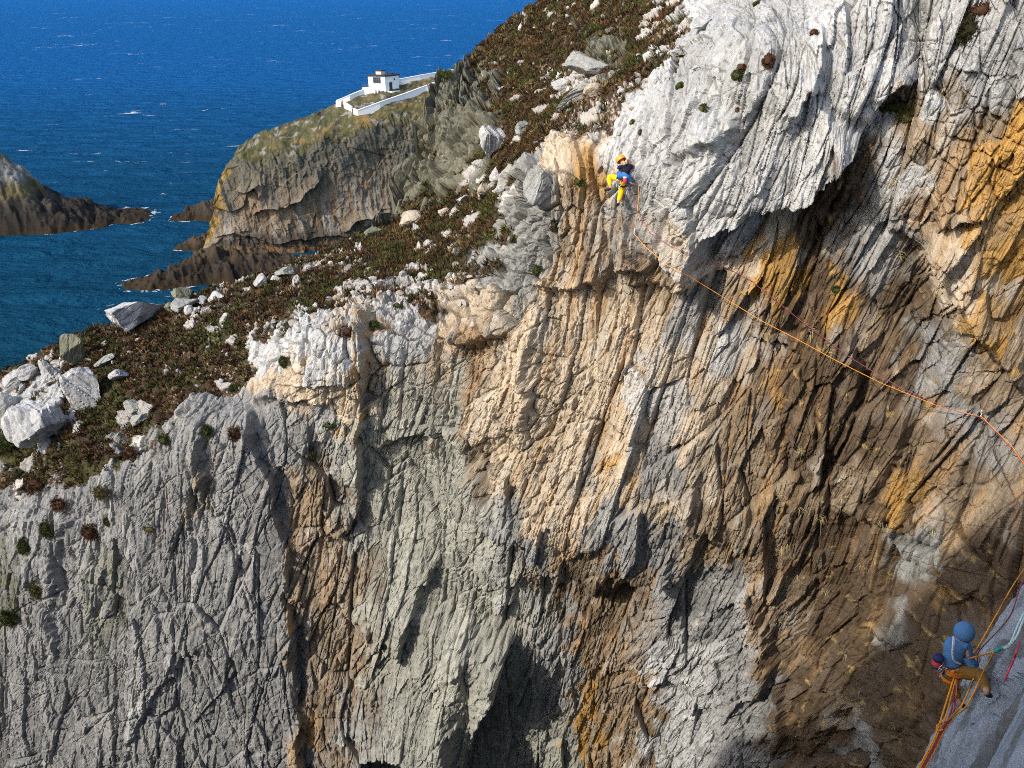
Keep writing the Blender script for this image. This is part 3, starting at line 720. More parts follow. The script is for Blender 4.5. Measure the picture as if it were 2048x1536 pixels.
def head_relief(a, b, px, py, nz):
    wa = fbm(a * 0.05, b * 0.05, 301, 3)
    U = a + 1.5 * wa + 0.12 * b; Vv = b + 2 * fbm(a * 0.05 + 9, b * 0.05, 303, 3)
    h1, e1, r1, q1 = block_layer(U, Vv, 9.0, 10.0, 311); h2, e2, r2, q2 = block_layer(U, Vv, 3.2, 5.0, 313); h3, e3, r3, q3 = block_layer(U, Vv, 1.0, 1.8, 317)
    top = sstep(0.45, 0.8, nz)
    H = (0.9 * h1 + 0.40 * h2 + 0.22 * h3) * (1 - 0.75 * top) + 0.35 * fbm(a * 0.5, b * 0.4, 321, 4)
    H += 0.3 * (1 - np.abs(noise2(U * 0.9, Vv * 0.08, 323))) * (1 - top)
    jx = px + 8 * fbm(a * 0.2, b * 0.2, 331, 4); jy = py + 8 * fbm(a * 0.2 + 7, b * 0.2, 333, 4)
    def stp(pts, h, reach):
        s, t, tot = polyline_dist(jx, jy, pts); s = -s
        return h * sstep(0, 0.1, t) * sstep(0, 0.1, 1 - t) * np.where(s > 0, np.exp(-s / reach) * sstep(-1, 1.5, s), 0)
    H += stp([(470, 385), (500, 382), (515, 378), (530, 410), (560, 414), (600, 400), (625, 372), (650, 345)], 2.6, 26)
    H += stp([(505, 428), (530, 418), (570, 414)], 1.5, 20)
    H += stp([(425, 478), (470, 470), (540, 486), (620, 478), (700, 470), (760, 440)], 1.0, 12)
    H += stp([(690, 465), (715, 445), (745, 432), (800, 428)], 3.2, 25)
    tide = sstep(503, 492, jy - 0.0 * px)
    # colours: olive lichen high on the wall, tan and grey in the middle, black band, brown weed at the water
    v = np.clip((510 - jy) / np.maximum(510 - np.interp(px, [415, 440, 480, 560, 640, 720, 800, 880], [480, 372, 300, 272, 258, 238, 216, 192]), 20), 0, 1.3)
    st = fbm(U * 0.5, Vv * 0.07, 341, 4); st2 = fbm(U * 0.9 + 30, Vv * 0.12, 343, 4)
    C = np.zeros(px.shape + (3,), f32) + np.array((0.21, 0.165, 0.115), f32)
    def mixc(w, c):
        nonlocal C
        C = C * (1 - w[..., None]) + w[..., None] * np.array(c, f32)
    mixc(0.8 * sstep(0.0, 0.5, st), (0.28, 0.26, 0.23))
    mixc(0.7 * sstep(0.15, 0.6, st2), (0.25, 0.15, 0.07))
    mixc(0.85 * sstep(0.42, 0.8, v + 0.25 * st), (0.085, 0.083, 0.06))
    mixc(0.5 * sstep(0.2, 0.6, st2 - 0.2 * (v - 0.7)) * sstep(0.5, 0.8, v), (0.24, 0.225, 0.19))
    mixc(0.85 * sstep(0.23, 0.15, v + 0.06 * st) * sstep(0.03, 0.09, v), (0.045, 0.036, 0.028))
    mixc(0.9 * sstep(0.10, 0.065, v), (0.15, 0.085, 0.04))
    mixc(0.6 * sstep(0.2, 0.5, fbm(a * 0.25, b * 0.25, 347, 4) - 0.025 * (px - 462)) * sstep(0.4, 0.6, v), (0.45, 0.27, 0.05))
    C *= (0.72 + 0.38 * r2 + 0.24 * r3)[..., None]
    # the top: turf, bare rock and gold lichen near the edge
    tn = fbm(a * 0.3, b * 0.3, 351, 4)
    T = np.zeros_like(C) + np.array((0.085, 0.085, 0.03), f32)
    def mixt(w, c):
        nonlocal T
        T = T * (1 - w[..., None]) + w[..., None] * np.array(c, f32)
    mixt(sstep(-0.1, 0.3, tn), (0.12, 0.10, 0.045)); mixt(sstep(0.2, 0.5, fbm(a * 0.4 + 4, b * 0.4, 353, 4)), (0.27, 0.25, 0.21))
    gold = sstep(0.3, 0.6, fbm(a * 0.45, b * 0.6, 357, 4) + 0.35 * sstep(720, 860, px)) * sstep(1.28, 1.12, v)
    mixt(0.5 * gold, (0.26, 0.17, 0.06)); mixt(0.8 * sstep(0.25, 0.45, fbm(a * 0.4 + 30, b * 0.5, 359, 4)), (0.06, 0.045, 0.03))
    lipg = sstep(0.90, 0.96, v) * sstep(1.1, 1.02, v) * sstep(0.0, 0.3, fbm(a * 0.3, b * 0.15, 361, 3) + 0.2)
    tp = sstep(0.3, 0.6, nz)[..., None]
    C = C * (1 - tp) + T * tp
    mixc(0.55 * lipg * sstep(0.1, 0.4, fbm(a * 0.2, b * 0.3, 363, 3)) * (px > 560), (0.34, 0.20, 0.05))
    return H, np.clip(C * 0.88, 0.004, 0.8)

HEAD_CREST = [(400, 512), (410, 500), (416, 470), (426, 430), (440, 366), (455, 332), (480, 292), (520, 264), (600, 236), (660, 213), (680, 203),
              (725, 184), (760, 172), (800, 163), (885, 150), (980, 138)]
HEAD_BOTTOM = [(400, 514), (420, 512), (520, 510), (640, 507), (760, 496), (980, 480)]
HEAD_DEPTH = [(405, 508, 199), (415, 512, 195.5), (520, 510, 196.5), (640, 507, 198.5), (760, 496, 203), (980, 480, 212),
              (425, 450, 197), (450, 400, 197.5), (520, 400, 197.5), (640, 400, 200), (760, 400, 206), (980, 400, 215),
              (455, 345, 199), (520, 320, 199), (640, 320, 202), (760, 320, 208), (980, 320, 218),
              (480, 302, 200.5), (560, 282, 202), (640, 265, 204), (720, 243, 208), (800, 220, 213.5), (880, 198, 219), (980, 180, 226),
              (480, 293, 203), (520, 266, 207), (600, 237, 214), (660, 214, 219), (714, 231, 210.5), (672, 212, 218), (765, 190, 217.5), (765, 205, 214.5),
              (800, 163, 228), (886, 168, 224.5), (886, 151, 236), (980, 140, 243), (730, 182, 223), (560, 262, 207), (640, 240, 211)]
headland, HQ = strip_land('headland', HEAD_CREST, HEAD_BOTTOM, HEAD_DEPTH, None, head_relief, 520, 330, 400, 980, 45, M_FAR, 71)
tag(headland, 'rocky headland with sheer wall, grassy top and white walled compound', kind='structure')
HPX, HPY, HD = pix(HQ)

def hsurf(px, py):
    k = np.argmin((HPX - px) ** 2 + (HPY - py) ** 2)
    return Vector(HQ.reshape(-1, 3)[k])

# ------------------------------------------------------------------ islet and skerries: bare rock rising from the sea
FOAM = []
def skerry(name, label, ridge, half, seed, res, tones, steep=1.6, kind=None, cat='rock'):
    """ridge: list of (x, y, z) along the crest; half: half width in metres"""
    R = np.array(ridge, float)
    x0, x1 = R[:, 0].min() - half * 1.3, R[:, 0].max() + half * 1.3
    y0, y1 = R[:, 1].min() - half * 1.6, R[:, 1].max() + half * 1.6
    nx = int((x1 - x0) / res) + 2; ny = int((y1 - y0) / res) + 2
    X, Y = np.meshgrid(np.linspace(x0, x1, nx), np.linspace(y0, y1, ny))
    wx = X + 0.25 * half * fbm((X / half * 0.9).astype(f32), (Y / half * 0.9).astype(f32), seed, 4); wy = Y + 0.25 * half * fbm((X / half * 0.9 + 20).astype(f32), (Y / half * 0.9).astype(f32), seed + 1, 4)
    best = np.full(X.shape, 1e9); top = np.zeros(X.shape)
    for i in range(len(R) - 1):
        A, B = R[i], R[i + 1]; e = B[:2] - A[:2]
        t = np.clip(((wx - A[0]) * e[0] + (wy - A[1]) * e[1]) / (e @ e), 0, 1)
        d = np.hypot(wx - A[0] - t * e[0], wy - A[1] - t * e[1]); m = d < best
        best = np.where(m, d, best); top = np.where(m, A[2] + t * (B[2] - A[2]), top)
    q = best / half
    Z = (top + 2) * (1 - np.clip(q, 0, 1.15) ** steep) - 2 * (q < 9)
    af = X.astype(f32); bf = Y.astype(f32)
    h1, e1, r1, q1 = block_layer(af + 0.5 * bf, bf, 3.0, 4.0, seed + 5); h2, e2, r2, q2 = block_layer(af + 0.4 * bf, bf, 1.1, 1.6, seed + 7)
    amp = np.clip((Z + 1.5) / 4, 0, 1)
    Z = Z + amp * (0.9 * h1 + 0.55 * h2 + 0.5 * fbm(af * 0.6, bf * 0.6, seed + 9, 4))
    Z = np.maximum(Z, -2.0)
    C = np.zeros(X.shape + (3,), f32)
    zz = Z + 1.0 * fbm(af * 0.3, bf * 0.3, seed + 11, 4)
    C[:] = tones[0][1]
    for (zl, c, soft) in [(t_[0], t_[1], t_[2]) for t_ in tones[1:]]:
        w = sstep(zl - soft, zl + soft, zz)[..., None]
        C = C * (1 - w) + w * np.array(c, f32)
    C = C * (0.65 + 0.45 * r1 + 0.35 * r2)[..., None]
    FOAM.append((X, Y, Z, seed))
    P = np.stack([X, Y, Z], -1)
    o = mesh_np(name, P.reshape(-1, 3), grid_faces(ny, nx), M_SKERRY, True, np.clip(C, 0.004, 0.8).reshape(-1, 3))
    return tag(o, label, cat, None, kind)

WEED = (0.030, 0.020, 0.011)
skerry('rocky_islet', 'large dark rocky islet with pale top, cut off by the left edge', [(-185, 236, 22), (-156, 226, 22), (-146, 226, 20), (-137, 227, 14.5), (-130, 228, 8), (-124, 230, 5.0), (-117, 232, 1.5)], 15.5, 401, 0.3,
       [(0, WEED), (1.6, (0.028, 0.023, 0.019), 0.6), (6.0, (0.045, 0.039, 0.031), 1.5), (9.5, (0.12, 0.10, 0.045), 1.2), (12.5, (0.17, 0.165, 0.15), 1.2), (17, (0.085, 0.085, 0.06), 1.5)], 2.2, cat='islet')
skerry('tidal_reef', 'long low brown reef running in front of the headland foot', [(-84, 173, 1.0), (-77, 176, 4.0), (-70, 179, 6.5), (-63, 180, 5.0), (-50, 181, 4.0), (-36, 184, 2.5)], 8.5, 421, 0.2,
       [(0, WEED), (1.8, (0.032, 0.024, 0.017), 0.8), (4.5, (0.05, 0.036, 0.022), 1.0)], 1.5, cat='reef')
skerry('tidal_rock', 'small brown rock shelf touching the headland\'s left corner', [(-84, 201, 1.6), (-80, 201.5, 3.6), (-75, 202, 6.0)], 4.5, 431, 0.16,
       [(0, WEED), (1.6, (0.055, 0.038, 0.026), 0.8), (4.0, (0.08, 0.058, 0.036), 1.0)], 1.8, cat='rock')
skerry('sea_rock', 'dark wave-washed rock behind the headland\'s left corner', [(-98, 232, 1.0), (-92, 233, 4.0), (-84, 232, 5.0), (-77, 230, 4.5)], 6.0, 441, 0.2,
       [(0, WEED), (1.6, (0.035, 0.027, 0.02), 0.8), (3.6, (0.05, 0.038, 0.027), 1.0)], 1.7, cat='rock')

def sea_foam():
    """white water washing round the rocks at the waterline"""
    Vs = []; Fs = []; n = 0
    for X, Y, Z, seed in FOAM:
        nz = fbm((X * 0.35).astype(f32), (Y * 0.35).astype(f32), seed + 40, 4); fine = noise2((X * 2.2).astype(f32), (Y * 2.2).astype(f32), seed + 41)
        m = (Z > -0.75) & (Z < 0.12) & (nz + 0.6 * fine + 0.25 * Z > 0.12)
        q = m[:-1, :-1] & m[1:, 1:]
        j, i = np.nonzero(q)
        for k in range(4):
            jj = j + (k in (2, 3)); ii = i + (k in (1, 2))
            Vs.append(np.stack([X[jj, ii], Y[jj, ii], np.full(len(jj), 0.05)], -1))
        c = len(j); base = n + np.arange(c)
        Fs.append(np.stack([base, base + c, base + 2 * c, base + 3 * c], -1)); n += 4 * c
    m_ = plain('sea_foam_white', (0.45, 0.50, 0.55), 0.9, 0.1, 0.3, 1.5)
    o = mesh_np('sea_foam', np.concatenate(Vs), np.concatenate(Fs), m_, False)
    tag(o, 'thin white foam washing round the islet and reefs', 'foam', None, 'stuff')
sea_foam()

# ------------------------------------------------------------------ the near side of the zawn: slab below right, unseen shading hill behind the camera
def near_slab():
    P1 = np.array(at(2075, 1060, 14.2)); P2 = np.array(at(1825, 1570, 12.6)); P3 = np.array(at(2060, 1540, 6.4))
    e1 = P2 - P1; e1 = e1 / np.linalg.norm(e1)                 # down the corner
    n = np.cross(P2 - P1, P3 - P1); n /= np.linalg.norm(n)
    if n @ (np.array((0, 0, CAM_Z)) - P1) < 0: n = -n
    e2 = np.cross(n, e1); 
    if e2 @ (P3 - P1) < 0: e2 = -e2                            # towards the camera
    L = np.linalg.norm(P2 - P1)
    s = np.linspace(-0.4, L + 5, 420); t = np.linspace(-0.25, 11, 420)
    Sg, Tg = np.meshgrid(s, t)
    a = Tg.astype(f32); b = Sg.astype(f32)
    U = a + 0.25 * b + 0.3 * fbm(a * 0.4, b * 0.3, 501, 3)
    h1, _, r1, _ = block_layer(U, b, 1.1, 4.5, 511); h2, _, r2, _ = block_layer(U, b, 0.4, 1.6, 513); h3, _, r3, _ = block_layer(U, b, 0.13, 0.5, 515)
    H = 0.30 * h1 + 0.15 * h2 + 0.05 * h3 + 0.16 * (1 - np.abs(noise2(U * 2.6, b * 0.22, 517))) + 0.07 * (1 - np.abs(noise2(U * 7, b * 0.6, 518))) + 0.05 * fbm(a * 2, b * 2, 519, 4)
    H = np.minimum(H - 0.32, 0.05)
    P = P1 + e1 * Sg[..., None] + e2 * Tg[..., None] + n * H[..., None]
    C = np.zeros(P.shape, f32) + np.array((0.30, 0.32, 0.34), f32)
    C *= (0.8 + 0.25 * r2 + 0.2 * r3)[..., None]
    w = sstep(0.0, 0.4, fbm(U * 1.6, b * 0.25, 521, 4))[..., None] * 0.75
    C = C * (1 - w) + w * np.array((0.13, 0.11, 0.085), f32)
    o = mesh_np('near_slab', P.reshape(-1, 3), grid_faces(420, 420), M_ROCK, True, C.reshape(-1, 3))
    return tag(o, 'smooth blue-grey rock slab in the near right corner', kind='structure'), (P1, e1, e2, n)
slab, SLAB = near_slab()

# unseen hill behind the camera: crest shaped so its shadow ends along this line
SHADE = [(-200, 1725), (600, 1725), (1300, 1725), (1600, 1640), (1720, 1480), (1850, 1260), (1990, 1060), (2200, 940)]
def shade_hill():
    Y1 = -4.0
    xs, zs = [], []
    for px, py in SHADE:
        q = surf(min(max(px, -200), 2200), py)
        p = q[0]
        k = (Y1 - p.y) / S.y
        h = p + S * k
        xs.append(h.x); zs.append(h.z)
    o_ = np.argsort(xs); xs = np.array(xs)[o_]; zs = np.array(zs)[o_]
    nx, ny = 260, 150
    X = np.linspace(-110, 70, nx)
    prof = np.interp(X, xs, zs)
    prof = np.where(X > xs[-1], np.maximum(zs[-1] - (X - xs[-1]) * 1.6, 57.0), prof); prof = np.where(X < xs[0], np.maximum(zs[0] - (xs[0] - X) * 0.9, 30.0), prof)
    prof = prof + 2.6 * fbm((X * 0.35).astype(f32), (X * 0).astype(f32) + 3, 611, 4) + np.where(rnd(np.floor(X / 1.7).astype(np.int32), np.zeros(nx, np.int32), 5) > 0.6, 1.2, 0)
    yv = np.concatenate([np.linspace(2.2, 1.4, 40), np.linspace(1.3, Y1, 30), np.linspace(Y1 - 0.3, -70, 80)])
    V = np.zeros((ny, nx, 3))
    af = np.broadcast_to(X, (ny, nx)).astype(f32); bf = np.broadcast_to(yv[:, None] * 4, (ny, nx)).astype(f32)
    lump = fbm(af * 0.3, bf * 0.1, 601, 4)
    for j in range(ny):
        V[j, :, 0] = X
        V[j, :, 1] = yv[j]
        lip = np.minimum(57.6, prof - 6)
        if j < 40: V[j, :, 2] = -2 + (lip + 2) * (j / 39.0); V[j, :, 1] -= 0.02 * (39 - j) * (lump[j] + 1)
        elif j < 70:
            t = (j - 40) / 29.0
            V[j, :, 2] = lip + (prof - lip) * np.clip(t, 0, 1) ** 1.0
        else:
            V[j, :, 2] = prof + 3.0 * (1 - np.exp(-(Y1 - yv[j]) / 18.0)) * (1 + lump[j])
    clear = np.exp(-((V[..., 0]) / 5.0) ** 2) * np.exp(-((V[..., 1]) / 4.0) ** 2)
    V[..., 2] = np.where(np.hypot(V[..., 0], V[..., 1]) < 3.2, np.minimum(V[..., 2], 58.2), V[..., 2])
    C = np.zeros(V.shape, f32) + np.array((0.11, 0.085, 0.045), f32)
    C[:40] = (0.36, 0.34, 0.31)  # unseen front face, kept paler to bounce light onto the far wall
    o = mesh_np('shade_hill', V.reshape(-1, 3), grid_faces(ny, nx), M_ROCK, True, C.reshape(-1, 3))
    return tag(o, 'unseen heathery hillside on the near side, shaped to shade the far wall', kind='structure')
hill = shade_hill()

# ------------------------------------------------------------------ small mesh tools for the objects
class MB:
    """collects shapes, then becomes one mesh object"""
    def __init__(self): self.v = []; self.f = []
    def add(self, V, F):
        n = len(self.v); self.v += [tuple(p) for p in V]; self.f += [tuple(n + i for i in f) for f in F]
    def box(self, c, ax, ay, az):
        """box about centre c with half vectors ax, ay, az"""
        c, ax, ay, az = Vector(c), Vector(ax), Vector(ay), Vector(az)
        V = [c + sx * ax + sy * ay + sz * az for sz in (-1, 1) for sx, sy in ((-1, -1), (1, -1), (1, 1), (-1, 1))]
        self.add(V, [(3, 2, 1, 0), (4, 5, 6, 7), (0, 1, 5, 4), (1, 2, 6, 5), (2, 3, 7, 6), (3, 0, 4, 7)])
    def prism(self, pts, up):
        """closed outline pts extruded along vector up"""
        n = len(pts); up = Vector(up)
        V = [Vector(p) for p in pts] + [Vector(p) + up for p in pts]
        F = [tuple(range(n))[::-1], tuple(range(n, 2 * n))] + [(i, (i + 1) % n, n + (i + 1) % n, n + i) for i in range(n)]
        self.add(V, F)
    def tube(self, pts, r, n=7, close=True):
        pts = [Vector(p) for p in pts]
        rr = r if isinstance(r, (list, tuple)) else [r] * len(pts)
        V = []; F = []
        t0 = (pts[1] - pts[0]).normalized()
        a = t0.orthogonal().normalized()
        for i, p in enumerate(pts):
            t = (pts[min(i + 1, len(pts) - 1)] - pts[max(i - 1, 0)])
            if t.length < 1e-9: t = t0
            t = t.normalized(); a = (a - t * a.dot(t))
            a = a.normalized() if a.length > 1e-6 else t.orthogonal().normalized()
            b = t.cross(a)
            for k in range(n):
                q = 2 * math.pi * k / n
                V.append(p + (a * math.cos(q) + b * math.sin(q)) * rr[i])
        for i in range(len(pts) - 1):
            for k in range(n):
                F.append((i * n + k, i * n + (k + 1) % n, (i + 1) * n + (k + 1) % n, (i + 1) * n + k))
        if close:
            F.append(tuple(range(n))[::-1]); F.append(tuple(range((len(pts) - 1) * n, len(pts) * n)))
        self.add(V, F)
    def ball(self, c, r, seg=12, rings=8, frame=None, lo=-1.0):
        """ellipsoid; lo > -1 keeps only the upper part"""
        c = Vector(c); r = Vector(r) if not isinstance(r, (int, float)) else Vector((r, r, r))
        fr = frame or (Vector((1, 0, 0)), Vector((0, 1, 0)), Vector((0, 0, 1)))
        V = []; F = []
        th1 = math.acos(max(-1, min(1, lo)))
        for i in range(rings + 1):
            th = th1 * i / rings
            for k in range(seg):
                q = 2 * math.pi * k / seg
                V.append(c + fr[0] * (r.x * math.sin(th) * math.cos(q)) + fr[1] * (r.y * math.sin(th) * math.sin(q)) + fr[2] * (r.z * math.cos(th)))
        for i in range(rings):
            for k in range(seg):
                F.append((i * seg + k, (i + 1) * seg + k, (i + 1) * seg + (k + 1) % seg, i * seg + (k + 1) % seg))
        self.add(V, F)
    def build(self, name, mat, parent=None, smooth=False, bevel=0.0):
        me = bpy.data.meshes.new(name)
        off = parent_origin(parent)
        me.from_pydata([Vector(p) - off for p in self.v], [], self.f)
        me.validate(); me.update()
        if smooth: me.polygons.foreach_set('use_smooth', [True] * len(me.polygons))
        if mat: me.materials.append(mat)
        o = bpy.data.objects.new(name, me); COL.objects.link(o)
        if parent: o.parent = parent
        if bevel:
            m = o.modifiers.new('bevel', 'BEVEL'); m.width = bevel; m.segments = 2
        return o

def parent_origin(p):
    v = Vector((0, 0, 0))
    while p is not None:
        v = v + p.location; p = p.parent
    return v

def catmull(pts, k=8):
    pts = [Vector(p) for p in pts]; out = []
    for i in range(len(pts) - 1):
        p0 = pts[max(i - 1, 0)]; p1 = pts[i]; p2 = pts[i + 1]; p3 = pts[min(i + 2, len(pts) - 1)]
        for j in range(k):
            t = j / k
            out.append(0.5 * ((2 * p1) + (p2 - p0) * t + (2 * p0 - 5 * p1 + 4 * p2 - p3) * t * t + (3 * p1 - p0 - 3 * p2 + p3) * t ** 3))
    out.append(pts[-1]); return out

# ------------------------------------------------------------------ the white building on the headland
M_WHITE = plain('whitewash', (0.78, 0.78, 0.77), 0.8, 0.2, 0.06, 1.2, bump=0.2)
M_DARKROOF = plain('dark_felt_roof', (0.045, 0.035, 0.045), 0.8, 0.2, 0.2, 2.0)
M_PANE = plain('dark_glass', (0.04, 0.05, 0.065), 0.15, 0.5, 0.1, 2.0)
M_FRAME = plain('grey_window_frame', (0.16, 0.18, 0.21), 0.6, 0.3, 0.1, 5.0)
M_DOOR = plain('dark_door', (0.03, 0.03, 0.035), 0.6, 0.3, 0.1, 5.0)
M_RAIL = plain('rusty_rail', (0.12, 0.085, 0.07), 0.7, 0.3, 0.2, 9.0)
M_CREAM = plain('cream_render', (0.62, 0.57, 0.48), 0.8, 0.2, 0.08, 1.5)

def fog_house():
    base = hsurf(772, 184)
    c = atY(771.5, 184, base.y)                                  # near corner between the two seen faces
    root = empty('signal_house', c)
    ang = math.radians(28)
    wx = Vector((-math.cos(ang), math.sin(ang) * 0.55, 0)).normalized()   # along the window face, to the left
    dx = Vector((0.62, 0.78, 0)).normalized()                             # along the door face, to the right and back
    up = Vector((0, 0, 1))
    w, dd, h, low = 4.75, 4.9, 3.75, 1.0
    m = MB(); m.prism([c - up * low, c + dx * dd - up * low, c + dx * dd + wx * w - up * low, c + wx * w - up * low], up * (h + low))
    m.build('wall', M_WHITE, root)
    nf = (-dx); ns = (-wx)                                       # outward normals of window face and door face
    # roof slab with an overhang
    o = 0.28
    q = [c + up * h - dx * o - wx * o, c + up * h + dx * (dd + o) - wx * o, c + up * h + dx * (dd + o) + wx * (w + o), c + up * h - dx * o + wx * (w + o)]
    m = MB(); m.prism([p + up * 0.003 for p in q], up * 0.34); roof = m.build('roof', M_DARKROOF, root)
    t0 = c + up * (h + 0.343) + dx * 1.5 + wx * 2.2
    m = MB(); m.prism([t0, t0 + dx * 1.3, t0 + dx * 1.3 + wx * 1.5, t0 + wx * 1.5], up * 0.85); m.build('roof_turret', M_CREAM, roof)
    m = MB(); m.prism([t0 + up * 0.853 + dx * a + wx * b for a, b in ((-0.2, -0.2), (1.5, -0.2), (1.5, 1.7), (-0.2, 1.7))], up * 0.2); m.build('turret_cap', M_DARKROOF, roof)
    t1 = c + up * (h + 0.343) + dx * 3.2 + wx * 0.8
    m = MB(); m.prism([t1, t1 + dx * 1.0, t1 + dx * 1.0 + wx * 1.0, t1 + wx * 1.0], up * 0.25); m.build('roof_hatch', M_DARKROOF, roof)
    # big window: recessed look from a proud frame, panes between bars
    wl, wr, wb, wt = 3.35, 1.2, 2.12, 3.55
    m = MB(); mid = c + wx * (wl + wr) / 2 + up * (wb + wt) / 2
    win = None
    m.box(mid + nf * 0.02, wx * (wl - wr) / 2, up * (wt - wb) / 2, nf * 0.03); win = m.build('window', M_FRAME, root)
    n = 4
    for k in range(n):
        x0 = wr + 0.06 + k * (wl - wr - 0.06) / n; x1 = x0 + (wl - wr - 0.06) / n - 0.07
        for (z0, z1) in ((wb + 0.06, wb + 0.95), (wb + 1.0, wt - 0.06)):
            p = MB(); p.box(c + wx * (x0 + x1) / 2 + up * (z0 + z1) / 2 + nf * 0.055, wx * (x1 - x0) / 2, up * (z1 - z0) / 2, nf * 0.012); p.build('pane', M_PANE, win)
    m = MB(); m.box(c + wx * (wl + wr) / 2 + up * (wb - 0.06) + nf * 0.08, wx * ((wl - wr) / 2 + 0.1), up * 0.05, nf * 0.1); m.build('sill', M_CREAM, win)
    # door and little vent on the right face
    m = MB(); m.box(c + dx * 1.9 + up * 1.12 + ns * 0.03, dx * 0.5, up * 1.1, ns * 0.04); door = m.build('door', M_DOOR, root)
    m = MB(); m.box(c + dx * 2.25 + up * 1.1 + ns * 0.1, dx * 0.03, up * 0.08, ns * 0.03); m.build('handle', M_RAIL, door)
    m = MB(); m.box(c + dx * 1.7 + up * 2.55 + ns * 0.2, dx * 0.8, up * 0.07, ns * 0.2); m.build('door_canopy', M_WHITE, root)
    m = MB(); m.box(c + dx * 3.3 + up * 2.9 + ns * 0.02, dx * 0.22, up * 0.2, ns * 0.03); m.build('vent', M_DOOR, root)
    m = MB(); m.box(c + dx * 1.9 - up * 0.25 + ns * 0.75, dx * 1.5, up * 0.35, ns * 0.74); m.build('door_step', M_WHITE, root)
    for k in (1.9, 2.7):
        m = MB(); m.box(c + wx * k - up * 0.15 + nf * 0.3, wx * 0.15, up * 0.6, nf * 0.29); m.build('buttress', M_WHITE, root)
    # terrace with a railing on the left
    p0 = c + wx * (w + 0.01)
    m = MB(); m.prism([p0 - up * 1.2, p0 + wx * 1.9 - up * 1.2, p0 + wx * 1.9 + dx * 2.6 - up * 1.2, p0 + dx * 2.6 - up * 1.2], up * 2.1); m.build('terrace', M_WHITE, root)
    m = MB()
    for k in range(4):
        a = p0 + wx * (0.25 + 0.5 * k) + up * 0.9 + dx * 0.1; m.tube([a, a + up * 0.9], 0.04, 6)
    m.tube([p0 + wx * 0.1 + up * 1.8 + dx * 0.1, p0 + wx * 1.9 + up * 1.8 + dx * 0.1], 0.04, 6)
    m.tube([p0 + wx * 0.1 + up * 1.4 + dx * 0.1, p0 + wx * 1.9 + up * 1.4 + dx * 0.1], 0.03, 6)
    m.build('railing', M_RAIL, root)
    return tag(root, 'small white flat-roofed signal house with dark window on the headland', 'house')
fog_house()

def boundary_wall():
    ref = hsurf(714, 231)
    root = empty('boundary_wall', ref)
    tag(root, 'long low white wall enclosing the signal house on the headland', 'wall')
    def run(name, pts, h0=1.15, th=0.19):
        B = [hsurf(*p) for p in pts]
        B = [atY(p[0], p[1], b.y) for p, b in zip(pts, B)]
        m = MB(); cp = MB()
        for i in range(len(B) - 1):
            a, b = B[i], B[i + 1]
            t = Vector((b.x - a.x, b.y - a.y, 0)).normalized(); s = Vector((-t.y, t.x, 0)) * th
            if i: a = a + t * 0.004
            V = []
            for p in (a, b):
                V += [p - s - Vector((0, 0, 1.2)), p + s - Vector((0, 0, 1.2)), p + s + Vector((0, 0, h0)), p - s + Vector((0, 0, h0))]
            m.add(V, [(0, 1, 2, 3), (7, 6, 5, 4), (0, 4, 5, 1), (1, 5, 6, 2), (2, 6, 7, 3), (3, 7, 4, 0)])
            V = []
            s2 = s * 1.35
            for p in (a, b):
                z = p + Vector((0, 0, h0 + 0.004)); V += [z - s2, z + s2, z + s2 + Vector((0, 0, 0.12)), z - s2 + Vector((0, 0, 0.12))]
            cp.add(V, [(0, 1, 2, 3), (7, 6, 5, 4), (0, 4, 5, 1), (1, 5, 6, 2), (2, 6, 7, 3), (3, 7, 4, 0)])
        o = m.build(name, M_WHITE, root); cp.build('coping', M_WHITE, o)
    run('wall_run', [(673, 211), (700, 200), (727, 189), (738, 184)])
    run('wall_run', [(793, 169), (840, 160), (886, 152), (930, 145)])
    run('wall_run', [(673, 213), (683, 213)])
    run('wall_run', [(689, 214), (697, 219), (705, 224.5)])
    run('wall_run', [(708, 226.5), (715, 231.5)])
    run('wall_run', [(715.5, 231.5), (760, 215), (810, 197.5), (850, 182.5), (890, 167)], 1.25)
    a, b = hsurf(705, 225), hsurf(708, 227)
    m = MB(); m.box((a + b) / 2 + Vector((0, 0, 0.5)), (b - a) * 0.42, Vector((0.03, 0.03, 0)), Vector((0, 0, 0.55))); m.build('gate', M_DOOR, root)
boundary_wall()

# ------------------------------------------------------------------ boulders and stones
def rock_shape(seed, sub, planes=11, aspect=(1, 1, 1), strata=0.03):
    rs = np.random.RandomState(seed)
    bm = bmesh.new(); bmesh.ops.create_icosphere(bm, subdivisions=sub, radius=1.0)
    V = np.array([v.co[:] for v in bm.verts]); F = [[v.index for v in f.verts] for f in bm.faces]; bm.free()
    D = V.copy()
    for k in range(planes):
        n = rs.normal(size=3); n /= np.linalg.norm(n)
        c = rs.uniform(0.38, 0.8)
        ex = np.maximum(V @ n - c, 0); V = V - ex[:, None] * n
    n = rs.normal(size=3) * (0.5, 0.3, 1); n /= np.linalg.norm(n)
    s = (V @ n).astype(f32); t = rs.normal(size=3); q = (V @ t).astype(f32)
    if sub >= 3:                            # bedding steps and broken edges
        f1, ed, r1, r2, r3, ox, oy = cells(q * 1.2, s * 2.6, seed)
        f1b, edb, r1b, _, _, oxb, oyb = cells(q * 4 + 5, s * 8.0, seed + 7)
        V = V + D * (0.06 * (r1 - 0.5) + 0.10 * (r2 - 0.5) * oy + 0.025 * (r1b - 0.5) - 0.05 * np.exp(-(ed / 0.10) ** 2) - 0.02 * np.exp(-(edb / 0.12) ** 2))[:, None]
    nz = noise2((V[:, 0] * 3 + V[:, 2] * 2).astype(f32), (V[:, 1] * 3 - V[:, 2] * 2).astype(f32), seed)
    V = V * (1 + 0.06 * nz[:, None])
    V = V * np.array(aspect)
    return V, np.array(F), nz

